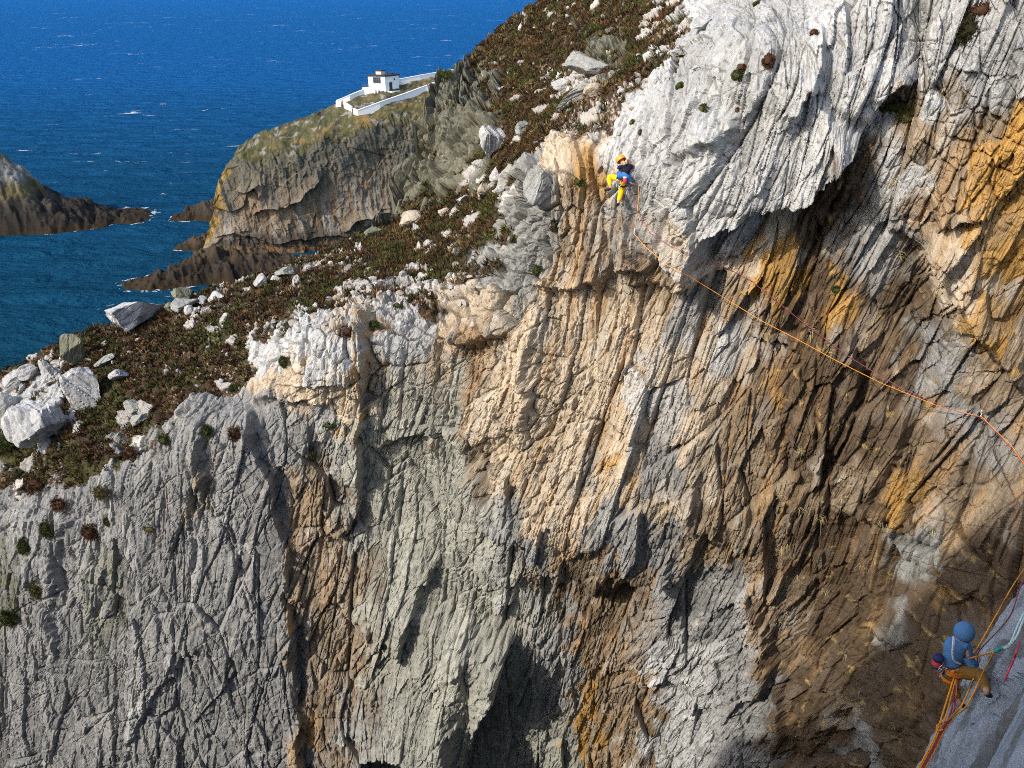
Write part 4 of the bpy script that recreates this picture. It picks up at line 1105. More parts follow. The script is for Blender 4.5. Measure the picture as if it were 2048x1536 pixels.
ROCK_TINT = {'white': (0.43, 0.42, 0.40), 'grey': (0.33, 0.33, 0.305), 'mossy': (0.19, 0.19, 0.135), 'tan': (0.42, 0.35, 0.26)}

def tinted(V, tone, seed):
    c = np.array(ROCK_TINT[tone])
    n = fbm((V[:, 0] * 2.2 + seed).astype(f32), (V[:, 2] * 2.2 + V[:, 1] * 1.3).astype(f32), seed, 4)
    C = c[None] * (1 + 0.30 * n[:, None])
    if tone in ('grey', 'mossy'):
        w = sstep(0.0, 0.5, V[:, 2] * 0.8 + n)[:, None] * (0.4 if tone == 'grey' else 0.6)
        C = C * (1 - w) + w * np.array((0.20, 0.19, 0.115))
    return np.clip(C, 0.01, 0.8)

def boulder(px, py, wpx, hpx, tone, label, seed, roll=0.0, group=None, name='boulder', sub=3, depth=0.85, cat='boulder'):
    q = surf(px, py + hpx * 0.30)
    if q is None: return None
    p, n, d = q
    k = d / FPX
    w, h = wpx * k * 0.54, hpx * k * 0.60
    c = at(px, py, d - 0.1 * w)
    V, F, nz = rock_shape(seed, sub, aspect=(w, w * depth, h))
    R = np.array(Matrix.Rotation(roll, 3, 'Y') @ Matrix.Rotation(0.35 * math.sin(seed), 3, 'X'))
    C = tinted(V / max(w, h), tone, seed)
    V = V @ R.T
    o = mesh_np(name, V, F, M_ROCK, False, C)
    o.location = c
    return tag(o, label, cat, group)

BOULDERS = [
    (262, 634, 142, 70, 'white', 'largest flat grey boulder lying on the ridge crest above the bay', 11, -0.20),
    (368, 588, 66, 40, 'mossy', 'rounded mossy boulder on the crest right of the largest flat boulder', 12, 0.1),
    (372, 606, 60, 28, 'grey', 'pale block leaning under the mossy crest boulder', 13, -0.2),
    (146, 706, 66, 76, 'mossy', 'upright dark mossy boulder near the left end of the ridge', 14, 0.3),
    (97, 742, 48, 52, 'white', 'white block just left of the upright mossy boulder', 15, 0.1),
    (160, 786, 96, 92, 'white', 'big pale boulder below the upright mossy boulder', 16, 0.3),
    (84, 846, 132, 104, 'white', 'biggest white boulder low at the left edge of the slope', 17, -0.1),
    (240, 747, 46, 30, 'white', 'white stone alone in the heather right of the pale boulders', 18, 0.1),
    (209, 722, 42, 20, 'grey', 'thin grey slab lying tilted above the lone white stone', 19, -0.5),
    (270, 816, 56, 36, 'grey', 'grey boulder half sunk in heather above the grey slab wall', 20, -0.4),
    (277, 838, 42, 24, 'grey', 'smaller grey stone just below the half sunk boulder', 21, -0.4),
    (20, 762, 54, 42, 'white', 'white rock at the left edge on the ridge crest', 22, -0.3),
    (57, 746, 44, 30, 'white', 'second white rock from the left edge along the crest', 23, -0.3),
    (14, 800, 46, 44, 'white', 'white rock at the left edge below the crest', 24, -0.5),
    (10, 838, 34, 40, 'grey', 'grey rock at the left edge beside the biggest white boulder', 25, 0.2),
    (432, 592, 42, 14, 'white', 'flat white slab on the crest beside the sandy path', 26, -0.2),
    (404, 602, 32, 14, 'white', 'low white slab just left of the flat crest slab', 27, 0.0),
    (376, 620, 24, 18, 'white', 'small white stone under the pale leaning block', 28, 0.2),
    (345, 612, 40, 24, 'mossy', 'dark mossy stone behind the end of the largest boulder', 29, 0.2),
    (520, 564, 26, 30, 'white', 'pointed white boulder standing on the crest', 30, 0.1),
    (549, 557, 25, 14, 'white', 'flat white stone right of the pointed crest boulder', 31, 0.0),
    (573, 544, 46, 26, 'grey', 'pale grey boulder, highest of the crest group above the reef', 32, -0.1),
    (815, 441, 58, 24, 'tan', 'long flat tan boulder at the upper end of the grassy path', 33, -0.35),
    (745, 463, 42, 22, 'mossy', 'rounded green boulder on the skyline beside the path', 34, 0.0),
    (888, 425, 30, 18, 'tan', 'small tan boulder right of the long flat boulder', 35, 0.0),
    (926, 401, 36, 20, 'white', 'white boulder in the middle of the heather slope', 36, -0.1),
    (968, 376, 38, 24, 'tan', 'tan boulder uphill of the white heather slope boulder', 37, 0.0),
    (1000, 381, 24, 18, 'white', 'small white stone touching the tan uphill boulder', 38, 0.3),
    (990, 348, 26, 32, 'white', 'upright white stone above the tan uphill boulder', 39, 0.3),
    (986, 284, 62, 84, 'white', 'tall white boulder on the slope below the dark crags', 40, 0.2),
    (1040, 258, 36, 32, 'grey', 'striped grey boulder uphill of the tall white boulder', 41, -0.1),
    (1172, 131, 116, 60, 'grey', 'large pale boulder high on the hillside', 42, 0.05),
    (1127, 167, 46, 32, 'white', 'round white boulder under the large hillside boulder', 43, 0.2),
    (1142, 196, 84, 30, 'grey', 'long leaning grey slab below the large hillside boulder', 44, -0.62),
    (1187, 186, 40, 34, 'tan', 'tan wedge of rock right of the leaning grey slab', 45, -0.5),
    (1400, 48, 58, 26, 'white', 'flat white slab near the top of the scree gully', 46, -0.1),
    (1356, 106, 40, 14, 'white', 'thin white slab in the scree gully', 47, -0.05),
    (1082, 370, 66, 72, 'grey', 'rounded grey boulder at the cliff edge left of the climber', 48, 0.2),
    (960, 330, 40, 30, 'grey', 'grey boulder on the slope below the tall white boulder', 49, 0.1),
]
for px, py, w, h, tone, label, seed, roll in BOULDERS:
    boulder(px, py, w, h, tone, label, seed, roll, sub=5 if w * h > 2400 else 4)

# small stones: a few shapes shared by many
STONE_MESH = []
for k in range(9):
    V, F, nz = rock_shape(200 + k, 2, 9, (1, 0.8, 0.75))
    o = mesh_np('stone', V, F, M_ROCK, False, tinted(V, ('white', 'white', 'tan', 'white', 'grey')[k % 5], 200 + k))
    STONE_MESH.append(o.data); bpy.data.objects.remove(o)
rs = random.Random(8)
def scatter_stones(n, area, smin, smax, label, group, aspect=1.0):
    made = 0; tries = 0
    while made < n and tries < n * 12:
        tries += 1
        cx, cy, rx, ry, sl = rs.choice(area)
        dx = rs.uniform(-1, 1); dy = rs.uniform(-1, 1)
        if dx * dx + dy * dy > 1: continue
        px = cx + dx * rx; py = cy + dy * ry + sl * dx * rx
        q = surf(px, py, 3)
        if q is None: continue
        p, nn, d = q
        if d > 75: continue
        s = (smin + (smax - smin) * rs.random() ** 2.2) * d / FPX * 0.5
        o = bpy.data.objects.new('stone', rs.choice(STONE_MESH))
        COL.objects.link(o)
        o.location = p + Vector((0, 0, s * 0.15))
        o.rotation_euler = (rs.uniform(-0.5, 0.5), rs.uniform(-0.6, 0.6), rs.uniform(0, 6.28))
        o.scale = (s, s * rs.uniform(0.7, 1.1), s * rs.uniform(0.6, 1.15))
        tag(o, label, 'stone', group); made += 1
scatter_stones(105, [(800, 575, 150, 42, -0.08), (600, 640, 100, 30, -0.2), (900, 570, 70, 40, 0), (740, 590, 60, 40, 0)], 8, 26,
               'small pale stone among the heather above the cliff edge', 'stones along the cliff edge')
scatter_stones(55, [(340, 720, 150, 60, -0.3), (230, 690, 60, 30, -0.4), (430, 760, 70, 40, -0.2)], 6, 16,
               'small white stone in the brown heather of the left ridge', 'stones in the left heather')
scatter_stones(70, [(1340, 100, 90, 80, -0.4), (1230, 230, 60, 60, -0.3), (1290, 160, 50, 60, -0.4)], 6, 24,
               'pale scree stone in the gully above the climber', 'stones in the scree gully')
scatter_stones(55, [(1060, 90, 100, 60, -0.4), (1150, 50, 100, 40, -0.3), (1050, 180, 50, 40, 0), (950, 420, 60, 50, -0.3), (1020, 320, 50, 60, -0.3)], 5, 18,
               'small pale stone on the heather hillside', 'stones on the hillside')
scatter_stones(30, [(590, 545, 70, 18, -0.3), (700, 500, 60, 20, -0.3), (430, 610, 60, 16, -0.3)], 5, 15,
               'little white stone beside the worn path on the crest', 'stones along the path')

# ------------------------------------------------------------------ heather, grass and tufts
def blades(points, normals, heights, widths, tones, lean, rng, per=10, droop=0.0, segs=1):
    """one small fan of leaf blades at every point"""
    Vs = []; Fs = []; Cs = []
    n = len(points)
    for i in range(n):
        p = points[i]; nn = normals[i]; h = heights[i]; w = widths[i]; c = tones[i]
        k = per
        ang = rng.uniform(0, 2 * math.pi, k); r = np.sqrt(rng.uniform(0, 1, k)) * h * 0.55
        t1 = np.cross(nn, (0.3, 0.9, 0.2)); t1 /= np.linalg.norm(t1); t2 = np.cross(nn, t1)
        base = p + np.outer(r * np.cos(ang), t1) + np.outer(r * np.sin(ang), t2)
        dirs = nn + lean * (np.outer(np.cos(ang), t1) + np.outer(np.sin(ang), t2)) + rng.normal(0, 0.28, (k, 3)) + np.array((0, 0, 0.35 - droop))
        dirs /= np.linalg.norm(dirs, axis=1)[:, None]
        L = h * rng.uniform(0.5, 1.15, k)
        side = np.cross(dirs, rng.normal(size=(k, 3))); side /= np.linalg.norm(side, axis=1)[:, None]
        a = base - side * w; b = base + side * w; tip = base + dirs * L[:, None] - np.outer(L * droop * 0.4, (0, 0, 1))
        Vs.append(np.stack([a, b, tip], 1).reshape(-1, 3))
        cc = c * rng.uniform(0.6, 1.45, (k, 1))
        Cs.append(np.repeat(cc, 3, 0))
    V = np.concatenate(Vs); C = np.concatenate(Cs)
    F = np.arange(len(V)).reshape(-1, 3)
    return V, F, np.clip(C, 0.004, 0.8)

def ground_cover():
    rng = np.random.RandomState(3)
    P = CL.P; g = CL.ground * (~CL.stone)
    area = np.zeros(g.shape)
    du = np.linalg.norm(np.diff(P, axis=1), axis=-1); dv = np.linalg.norm(np.diff(P, axis=0), axis=-1)
    area[:-1, :-1] = du[:-1] * dv[:, :-1]
    vis = (CL.qx > -80) & (CL.qx < 2130) & (CL.qy > -60)
    w = area * np.where(g > 0.5, g, 0) * vis * (0.03 + CL.W['heather'] + 1.1 * CL.W['moss'] + 0.25 * CL.W['rubble'] + 0.15 * CL.W['scree']) / np.maximum(CL.qd, 8) ** 1.1
    w = (w / w.sum()).ravel()
    n = 19000
    idx = rng.choice(w.size, n, p=w)
    pts = P.reshape(-1, 3)[idx] + rng.normal(0, 0.03, (n, 3)); nn = CL.N.reshape(-1, 3)[idx]
    a = CL.a.ravel()[idx]; b = CL.b.ravel()[idx]
    t = fbm(a * 0.45, b * 0.45, 701, 3) + 0.25 * rng.normal(size=n) + 0.5 * CL.W['moss'].ravel()[idx]
    tones = np.zeros((n, 3))
    brown = np.array((0.075, 0.042, 0.020)); rust = np.array((0.13, 0.062, 0.022)); green = np.array((0.050, 0.058, 0.016)); straw = np.array((0.19, 0.145, 0.055)); dark = np.array((0.030, 0.024, 0.013))
    pick = rng.uniform(size=n)
    tones[:] = brown
    tones[pick < 0.30] = dark
    tones[(pick > 0.72)] = rust
    tones[(t > 0.22)] = green
    tones[(t > 0.32) & (pick > 0.6)] = np.array((0.10, 0.088, 0.026))
    tones[(t < -0.35) & (pick > 0.55)] = straw
    d = CL.qd.ravel()[idx]
    tones *= 0.88
    h = rng.uniform(0.09, 0.22, n) * (0.8 + d / 90); wd = 0.010 + 0.00055 * d
    V, F, C = blades(pts, nn, h, wd, tones, 0.7, rng, 12)
    o = mesh_np('heather', V, F, M_LEAF, False, C)
    tag(o, 'brown and green heather and grass covering the slopes', 'heather', None, 'stuff')
ground_cover()

TUFT_TONE = {'green': (0.055, 0.066, 0.018), 'brown': (0.085, 0.042, 0.022), 'olive': (0.10, 0.085, 0.03), 'dark': (0.04, 0.036, 0.016)}
def tuft(px, py, wpx, hpx, tone, label, seed):
    q = surf(px, py)
    if q is None: return
    p, n, d = q
    rng = np.random.RandomState(seed)
    k = d / FPX; w = wpx * k / 2; h = hpx * k / 2
    N_ = np.array(n)
    t1 = np.cross(N_, (0, 0, 1)); t1 /= np.linalg.norm(t1); t2 = np.cross(t1, N_)
    m = 95
    ang = rng.uniform(0, 2 * math.pi, m); r = np.sqrt(rng.uniform(0, 1, m))
    wob = 0.75 + 0.5 * rng.uniform(size=7)[(ang * 7 / 6.2832).astype(int) % 7]
    r = r * wob
    dep = np.sqrt(np.clip(1 - r * r, 0, 1)) * min(w, h) * 0.45
    pts = np.outer(r * np.cos(ang) * w, t1) + np.outer(r * np.sin(ang) * h, t2) + np.outer(dep - 0.05, N_)
    nr = pts / (np.linalg.norm(pts, axis=1)[:, None] + 1e-6) * 0.7 + N_ * 0.5
    c = np.array(TUFT_TONE[tone])
    V, F, C = blades(pts, nr, np.full(m, max(0.05, 0.5 * min(w, h))), np.full(m, 0.011), np.repeat(c[None], m, 0), 0.6, rng, 9)
    # woody heart of the cushion
    mb = MB(); mb.ball((0, 0, 0), (w * 0.7, h * 0.7, min(w, h) * 0.42), 14, 8, (Vector(t1), Vector(t2), n))
    bv = np.array(mb.v); bv = bv * (1 + 0.35 * noise2((bv[:, 0] * 9).astype(f32), (bv[:, 2] * 9).astype(f32), seed))[:, None]
    tri = []
    for f in mb.f: tri += [(f[0], f[1], f[2]), (f[0], f[2], f[3])]
    tri = np.array(tri) + len(V)
    V = np.concatenate([V, bv]); F = np.concatenate([F, tri]); C = np.concatenate([C, np.repeat(c[None] * 0.7, len(bv), 0)])
    o = mesh_np('heather_cushion', V, F, M_LEAF, False, C)
    o.location = p + n * 0.03
    tag(o, label, 'plant')

TUFTS = [
    (414, 863, 30, 24, 'green', 'green cushion at the top of the grey slab wall, left of the brown one'),
    (470, 868, 30, 28, 'brown', 'brown heather cushion at the top of the grey slab wall'),
    (622, 906, 18, 26, 'green', 'narrow green tuft in a crack of the grey wall'),
    (300, 1058, 26, 11, 'olive', 'flat olive tuft on a ledge of the grey slab'),
    (182, 1064, 36, 32, 'brown', 'brown heather clump on the left prow of the grey slab'),
    (212, 1044, 18, 18, 'green', 'small green tuft beside the brown clump on the left prow'),
    (1534, 124, 22, 26, 'brown', 'largest brown cushion on the white upper buttress'),
    (1474, 152, 24, 20, 'green', 'green cushion on the white buttress left of the largest brown one'),
    (1482, 136, 16, 14, 'brown', 'brown tuft sitting just above the green buttress cushion'),
    (1357, 172, 24, 14, 'green', 'flat green cushion on white rock above the climber'),
    (1406, 220, 16, 18, 'olive', 'small olive cushion on white rock right of the flat green one'),
    (1474, 222, 15, 13, 'brown', 'small brown cushion in the middle of the white buttress'),
    (1278, 265, 10, 9, 'brown', 'tiny brown cushion on white rock just above the climber'),
    (1264, 245, 13, 9, 'olive', 'tiny olive cushion where the scree meets the white rock'),
    (1625, 65, 11, 10, 'brown', 'tiny round brown cushion high on the white buttress'),
    (1510, 5, 14, 16, 'green', 'green tuft at the top edge of the photo above the buttress'),
    (1797, 214, 66, 28, 'green', 'large green cushion growing in the overhang recess'),
    (1818, 232, 50, 34, 'olive', 'olive grass hanging below the large overhang cushion'),
    (1934, 64, 44, 50, 'dark', 'large dark heather bush in the top right corner'),
    (1962, 22, 40, 26, 'brown', 'brown heather above the dark bush in the top right corner'),
    (1027, 475, 20, 16, 'green', 'green cushion on grey rock left of the climber\'s wall'),
    (1072, 541, 20, 26, 'green', 'green tuft under the ledge left of the climber\'s wall'),
    (1106, 452, 18, 22, 'dark', 'dark tuft in a corner below the rounded edge boulder'),
    (1155, 366, 16, 14, 'green', 'small green tuft left of the climber\'s foot'),
    (1673, 580, 16, 14, 'green', 'lone green tuft in the brown recess of the right wall'),
    (24, 884, 56, 56, 'green', 'green bush below the biggest white boulder at the left edge'),
    (566, 720, 26, 22, 'green', 'green cushion between the pale blocks at the cliff top'),
    (690, 668, 34, 24, 'brown', 'brown cushion between the pale blocks at the cliff top'),
    (752, 648, 26, 20, 'green', 'green cushion beside the orange streak at the cliff top'),
    (796, 612, 26, 14, 'green', 'green cushion on the pale block right of the orange streak'),
    (656, 854, 26, 10, 'green', 'flat green tuft on the diagonal ledge of the grey wall'),
    (466, 772, 30, 20, 'green', 'dark green bush at the foot of the left heather slope'),
    (150, 928, 60, 36, 'olive', 'olive grass spilling over the left end of the slab wall'),
    (70, 968, 60, 28, 'brown', 'brown heather spilling over the wall near the left edge'),
    (48, 1095, 30, 34, 'green', 'green moss patch on the left edge of the slab wall'),
    (20, 1235, 40, 36, 'green', 'mossy clump low on the left edge of the slab wall'),
    (120, 1010, 46, 30, 'brown', 'brown heather on the prow above the left moss strip'),
    (96, 1060, 30, 34, 'green', 'green clump high on the left moss strip of the slab wall'),
    (70, 1180, 26, 34, 'olive', 'olive clump half way down the left moss strip'),
    (205, 985, 44, 26, 'olive', 'olive grass on the rim between prow and slab'),
    (260, 905, 46, 22, 'brown', 'brown heather fringe on the rim above the slab'),
    (330, 880, 40, 20, 'green', 'green fringe on the rim left of the green slab cushion'),
    (895, 150, 26, 24, 'green', 'round green bush on the skyline where the white wall ends'),
]
for i, a in enumerate(TUFTS): tuft(*a, 900 + i)

# pale dry grass hanging from the brown wall
M_STRAW = leaf_mat('dry_grass_blade')
def dry_grass(px, py, size, seed):
    q = surf(px, py)
    if q is None: return
    p, n, d = q
    rng = np.random.RandomState(seed); V = []; F = []; C = []
    L0 = size * d / FPX
    for k in range(26):
        ang = rng.uniform(0, 2 * math.pi)
        dr = np.array(n) * rng.uniform(0.4, 1) + np.array((math.cos(ang) * 0.9, 0, 0.5 + 0.5 * math.sin(ang)))
        dr /= np.linalg.norm(dr); L = L0 * rng.uniform(0.5, 1.1)
        side = np.cross(dr, (0.2, 1, 0.1)); side /= np.linalg.norm(side); w = 0.006
        b0 = rng.normal(0, 0.05, 3)
        pts = [b0 + dr * L * t - np.array((0, 0, 1)) * L * 0.9 * t * t for t in (0, 0.4, 0.75, 1.0)]
        s = len(V)
        for i, q_ in enumerate(pts):
            ww = w * (1 - 0.8 * i / 3); V += [q_ - side * ww, q_ + side * ww]
        for i in range(3): F += [(s + 2 * i, s + 2 * i + 1, s + 2 * i + 3), (s + 2 * i, s + 2 * i + 3, s + 2 * i + 2)]
        C += [np.array((0.50, 0.40, 0.20)) * rng.uniform(0.7, 1.2)] * 8
    o = mesh_np('dry_grass_tuft', np.array(V), np.array(F), M_STRAW, False, np.array(C))
    o.location = p + n * 0.02
    tag(o, 'tuft of pale dry grass hanging on the brown right-hand wall', 'grass', 'dry grass tufts on the brown wall')
for i, (x, y, s_) in enumerate([(1600, 1020, 30), (1640, 1035, 34), (1570, 1090, 30), (1690, 990, 26), (1700, 940, 24), (1590, 1150, 30), (1650, 1180, 26), (1720, 1130, 26),
                               (1560, 1240, 22), (1690, 1400, 28), (1720, 1380, 24), (1770, 1420, 28), (1785, 1455, 22), (1740, 1490, 24), (1690, 1300, 18), (1660, 700, 24), (1620, 660, 26),
                               (1840, 880, 22), (1600, 900, 26), (1560, 985, 24), (1860, 1060, 20), (1760, 1050, 22), (1800, 510, 24), (1780, 360, 22)]):
    dry_grass(x, y, s_, 1300 + i)

# ------------------------------------------------------------------ climbers and their ropes
M_SKIN = plain('skin', (0.50, 0.27, 0.18), 0.6, 0.3, 0.06, 20.0)
M_HAIR = plain('fair_hair', (0.42, 0.27, 0.10), 0.6, 0.3, 0.3, 60.0)
M_HELMET = plain('orange_helmet', (0.85, 0.30, 0.02), 0.35, 0.5, 0.05, 8.0)
M_BLACK = plain('black_rubber', (0.02, 0.02, 0.022), 0.6, 0.3, 0.1, 20.0)
M_NAVY = plain('navy_cotton', (0.012, 0.012, 0.026), 0.85, 0.15, 0.25, 25.0, bump=0.3)
M_YELLOW = plain('yellow_cloth', (0.80, 0.46, 0.01), 0.8, 0.2, 0.12, 14.0, bump=0.4)
M_BLUEJ = plain('blue_jacket_cloth', (0.02, 0.14, 0.42), 0.7, 0.25, 0.2, 16.0, bump=0.4)
M_SLATE = plain('slate_blue_fleece', (0.085, 0.20, 0.38), 0.85, 0.15, 0.10, 14.0, bump=0.35)
M_OCHRE = plain('ochre_cloth', (0.25, 0.125, 0.028), 0.85, 0.15, 0.15, 14.0, bump=0.4)
M_ORANGE_WEB = plain('orange_webbing', (0.75, 0.22, 0.02), 0.7, 0.3, 0.12, 20.0)
M_WHITE_WEB = plain('white_webbing', (0.55, 0.56, 0.60), 0.7, 0.3, 0.1, 20.0)
M_RED = plain('red_cloth', (0.55, 0.05, 0.04), 0.7, 0.3, 0.12, 20.0)
M_TEAL = plain('teal_webbing', (0.03, 0.30, 0.27), 0.7, 0.3, 0.15, 20.0)
M_PALE_TEAL = plain('pale_webbing', (0.50, 0.62, 0.58), 0.7, 0.3, 0.1, 20.0)
M_METAL = plain('karabiner_metal', (0.55, 0.56, 0.58), 0.3, 0.5, 0.05, 30.0, metallic=0.9)
M_DARKBLUE = plain('dark_blue_cloth', (0.03, 0.035, 0.11), 0.8, 0.2, 0.15, 20.0)
M_ROPE_O = plain('orange_rope', (0.78, 0.30, 0.03), 0.7, 0.25, 0.25, 60.0)
M_ROPE_P = plain('plum_rope', (0.28, 0.06, 0.09), 0.7, 0.25, 0.25, 60.0)
M_PINK = plain('pink_webbing', (0.72, 0.06, 0.11), 0.7, 0.3, 0.1, 20.0)

def skin_obj(name, chains, mat, parent, levels=2):
    """continuous body surface grown round chains of (point, radius); equal points join"""
    off = parent_origin(parent)
    V = []; R = []; E = []; key = {}
    for ch in chains:
        last = None
        for p, r in ch:
            k = tuple(round(c, 4) for c in p)
            if k not in key:
                key[k] = len(V); V.append(Vector(p) - off); R.append(r)
            i = key[k]
            if last is not None and last != i: E.append((last, i))
            last = i
    me = bpy.data.meshes.new(name); me.from_pydata(V, E, [])
    o = bpy.data.objects.new(name, me); COL.objects.link(o); o.parent = parent
    sk = o.modifiers.new('skin', 'SKIN'); sk.use_smooth_shade = True; sk.branch_smoothing = 0.4
    for i, sv in enumerate(me.skin_vertices[0].data):
        rr = R[i] if isinstance(R[i], tuple) else (R[i], R[i]); sv.radius = rr; sv.use_root = (i == 0)
    sb = o.modifiers.new('subsurf', 'SUBSURF'); sb.levels = levels; sb.render_levels = levels
    me.materials.append(mat)
    return o

def hand_chains(wrist, knuckle, tip_dir, palm_n, s=1.0):
    """palm and five bent fingers from the wrist"""
    wrist = Vector(wrist); kn = Vector(knuckle)
    f = (kn - wrist).normalized(); side = f.cross(Vector(palm_n)).normalized(); n = Vector(palm_n).normalized()
    ch = [[(wrist, 0.026 * s), (wrist + (kn - wrist) * 0.55, 0.033 * s), (kn, 0.030 * s)]]
    for k, ln in enumerate((0.075, 0.085, 0.08, 0.06)):
        b = kn + side * (0.021 * (k - 1.5)) * s
        a = b + (f * 0.8 + Vector(tip_dir) * 0.2).normalized() * ln * 0.5 * s
        c = a + (f * 0.35 + Vector(tip_dir)).normalized() * ln * 0.5 * s
        ch.append([(kn, 0.030 * s), (b, 0.010 * s), (a, 0.009 * s), (c, 0.008 * s)])
    mid = wrist + (kn - wrist) * 0.55
    b = mid - side * 0.035 * s; c = b + (f * 0.8 - side * 0.4 + Vector(tip_dir) * 0.4).normalized() * 0.045 * s
    ch.append([(mid, 0.033 * s), (b, 0.011 * s), (c, 0.009 * s)])
    return ch

def band(mb, c, frame, rx, ry, h, n=20, tilt=0.0):
    """flat belt ring"""
    a, b, u = frame
    V = []; F = []
    for z in (-h / 2, h / 2):
        for rr in (1.0, 0.93):
            for k in range(n):
                q = 2 * math.pi * k / n
                V.append(Vector(c) + a * rx * rr * math.cos(q) + b * ry * rr * math.sin(q) + u * (z + tilt * math.cos(q)))
    for k in range(n):
        j = (k + 1) % n
        F += [(k, j, 2 * n + j, 2 * n + k), (n + j, n + k, 3 * n + k, 3 * n + j), (2 * n + k, 2 * n + j, 3 * n + j, 3 * n + k), (j, k, n + k, n + j)]
    mb.add(V, F)

def karabiner(parent, c, up, side, size, mat=None):
    m = MB(); up = Vector(up).normalized(); side = Vector(side).normalized()
    pts = [Vector(c) + up * size * 0.5 * math.cos(q) + side * size * 0.3 * math.sin(q) * (1 + 0.3 * math.cos(q)) for q in [2 * math.pi * k / 12 for k in range(13)]]
    m.tube(pts, size * 0.07, 6, False)
    return m.build('karabiner', mat or M_METAL, parent, True)

UPV = Vector((0, 0, 1)); RIGHT = Vector((1, 0, 0))

def lead_climber():
    dW = surf(1244, 372)[2]
    D = min(dW, surf(1240, 350)[2], surf(1250, 340)[2], surf(1236, 390)[2]) - 0.34
    def J(px, py, dz=0.0): return at(px, py, D + dz)
    root = empty('person', J(1234.5, 411, 0.1))
    tag(root, 'climber in orange helmet, navy top and yellow trousers high on the wall', 'person')
    pel, wai, che, upc, nec = J(1246.5, 357.5), J(1248, 349, 0.0), J(1251, 339.5, 0.05), J(1250.5, 332.5, 0.06), J(1246.5, 327.5, 0.07)
    head, crown = J(1243.5, 322.8, 0.10), J(1241.8, 318.2, 0.10)
    shL, elL, wrL = J(1240.0, 333.5, 0.07), J(1233.5, 346.5, 0.10), J(1228.8, 343.8, 0.24)
    knL = J(1226.6, 341.6, 0.29)
    shR, elR, wrR = J(1262.0, 334.5, 0.07), J(1265.2, 331.0, 0.22), J(1258.0, 324.0, 0.30)
    knR = J(1255.5, 320.5, 0.33)
    hiL, kneL, anL, heL, toL = J(1241.5, 358.0, 0.02), J(1218.0, 352.0, 0.22), J(1220.8, 374.0, 0.16), J(1219.5, 377.5, 0.16), J(1209.8, 380.0, 0.26)
    hiR, kneR, anR, heR, toR = J(1248.0, 360.5, 0.02), J(1243.0, 382.0, 0.22), J(1237.0, 403.8, 0.10), J(1236.6, 407.5, 0.10), J(1233.8, 411.5, 0.24)
    body = [[(pel, (0.11, 0.085)), (wai, (0.10, 0.07)), (che, (0.11, 0.08)), (upc, (0.09, 0.065)), (nec, 0.052), (head, 0.085), (crown, 0.075)],
            [(upc, (0.09, 0.065)), (shL, 0.058), (elL, 0.042), (wrL, 0.028)], [(upc, (0.09, 0.065)), (shR, 0.058), (elR, 0.042), (wrR, 0.028)],
            [(pel, (0.11, 0.085)), (hiL, 0.085), (kneL, 0.058), (anL, 0.038), (heL, 0.036), (toL, 0.026)],
            [(pel, (0.11, 0.085)), (hiR, 0.085), (kneR, 0.058), (anR, 0.038), (heR, 0.036), (toR, 0.026)],
            [(head, 0.085), (head + Vector((-0.03, 0.10, 0.0)), 0.018)]]
    body += hand_chains(wrL, knL, Vector((-0.2, 0.8, -0.4)), Vector((0, 0.5, 0.8)))
    body += hand_chains(wrR, knR, Vector((-0.2, 0.9, 0.1)), Vector((0, 0.5, 0.8)))
    skin_obj('body', body, M_SKIN, root)
    cuffL = anL + (kneL - anL) * 0.08; cuffR = anR + (kneR - anR) * 0.06
    tr = [[(pel, (0.155, 0.125)), (hiL, 0.112), (hiL.lerp(kneL, 0.55), 0.094), (kneL, 0.082), (kneL.lerp(anL, 0.5), 0.068), (cuffL, 0.058)],
          [(pel, (0.155, 0.125)), (hiR, 0.112), (hiR.lerp(kneR, 0.55), 0.094), (kneR, 0.082), (kneR.lerp(anR, 0.5), 0.070), (cuffR, 0.060)],
          [(pel, (0.155, 0.125)), (wai, (0.135, 0.10))]]
    skin_obj('trousers', tr, M_YELLOW, root)
    sl = shL.lerp(elL, 0.62); sr = shR.lerp(elR, 0.75)
    skin_obj('shirt', [[(wai, (0.155, 0.118)), (che, (0.175, 0.128)), (upc, (0.145, 0.105)), (nec.lerp(upc, 0.5), 0.075)],
                       [(upc, (0.145, 0.105)), (shL, 0.078), (sl, 0.064)], [(upc, (0.145, 0.105)), (shR, 0.082), (sr, 0.068)]], M_NAVY, root)
    # helmet with vents
    hu = (crown - nec).normalized(); hb = Vector((0.25, -1, 0.1)); hb = (hb - hu * hb.dot(hu)).normalized(); hs = hu.cross(hb)
    hc = J(1242.2, 319.6, 0.10)
    m = MB(); m.ball(hc, (0.118, 0.135, 0.118), 20, 12, (hs, hb, hu), -0.28); hel = m.build('helmet', M_HELMET, root, True)
    so = hel.modifiers.new('solid', 'SOLIDIFY'); so.thickness = 0.012
    for ax in (-0.55, 0.0, 0.55):
        for el in (0.35, 0.95):
            dr = (hb * math.cos(el) * math.cos(ax) + hs * math.cos(el) * math.sin(ax) + hu * math.sin(el)).normalized()
            t = dr.cross(hs).normalized()
            v = MB(); v.ball(hc + Vector((hs * 0.118 * dr.dot(hs) + hb * 0.135 * dr.dot(hb) + hu * 0.118 * dr.dot(hu))), (0.012, 0.026, 0.006), 8, 6, (dr.cross(t).normalized(), t, dr)); v.build('vent', M_BLACK, hel, True)
    m = MB(); m.tube(catmull([J(1245.5, 323, 0.0), J(1248.5, 326.5, -0.05), J(1249.5, 330.0, -0.07)], 6), [0.030 + 0.012 * math.sin(i / 12 * 3.1) for i in range(13)], 9); m.build('hair', M_HAIR, root, True)
    # jacket tied round the waist
    fr = (RIGHT, Vector((0, 1, 0)), UPV)
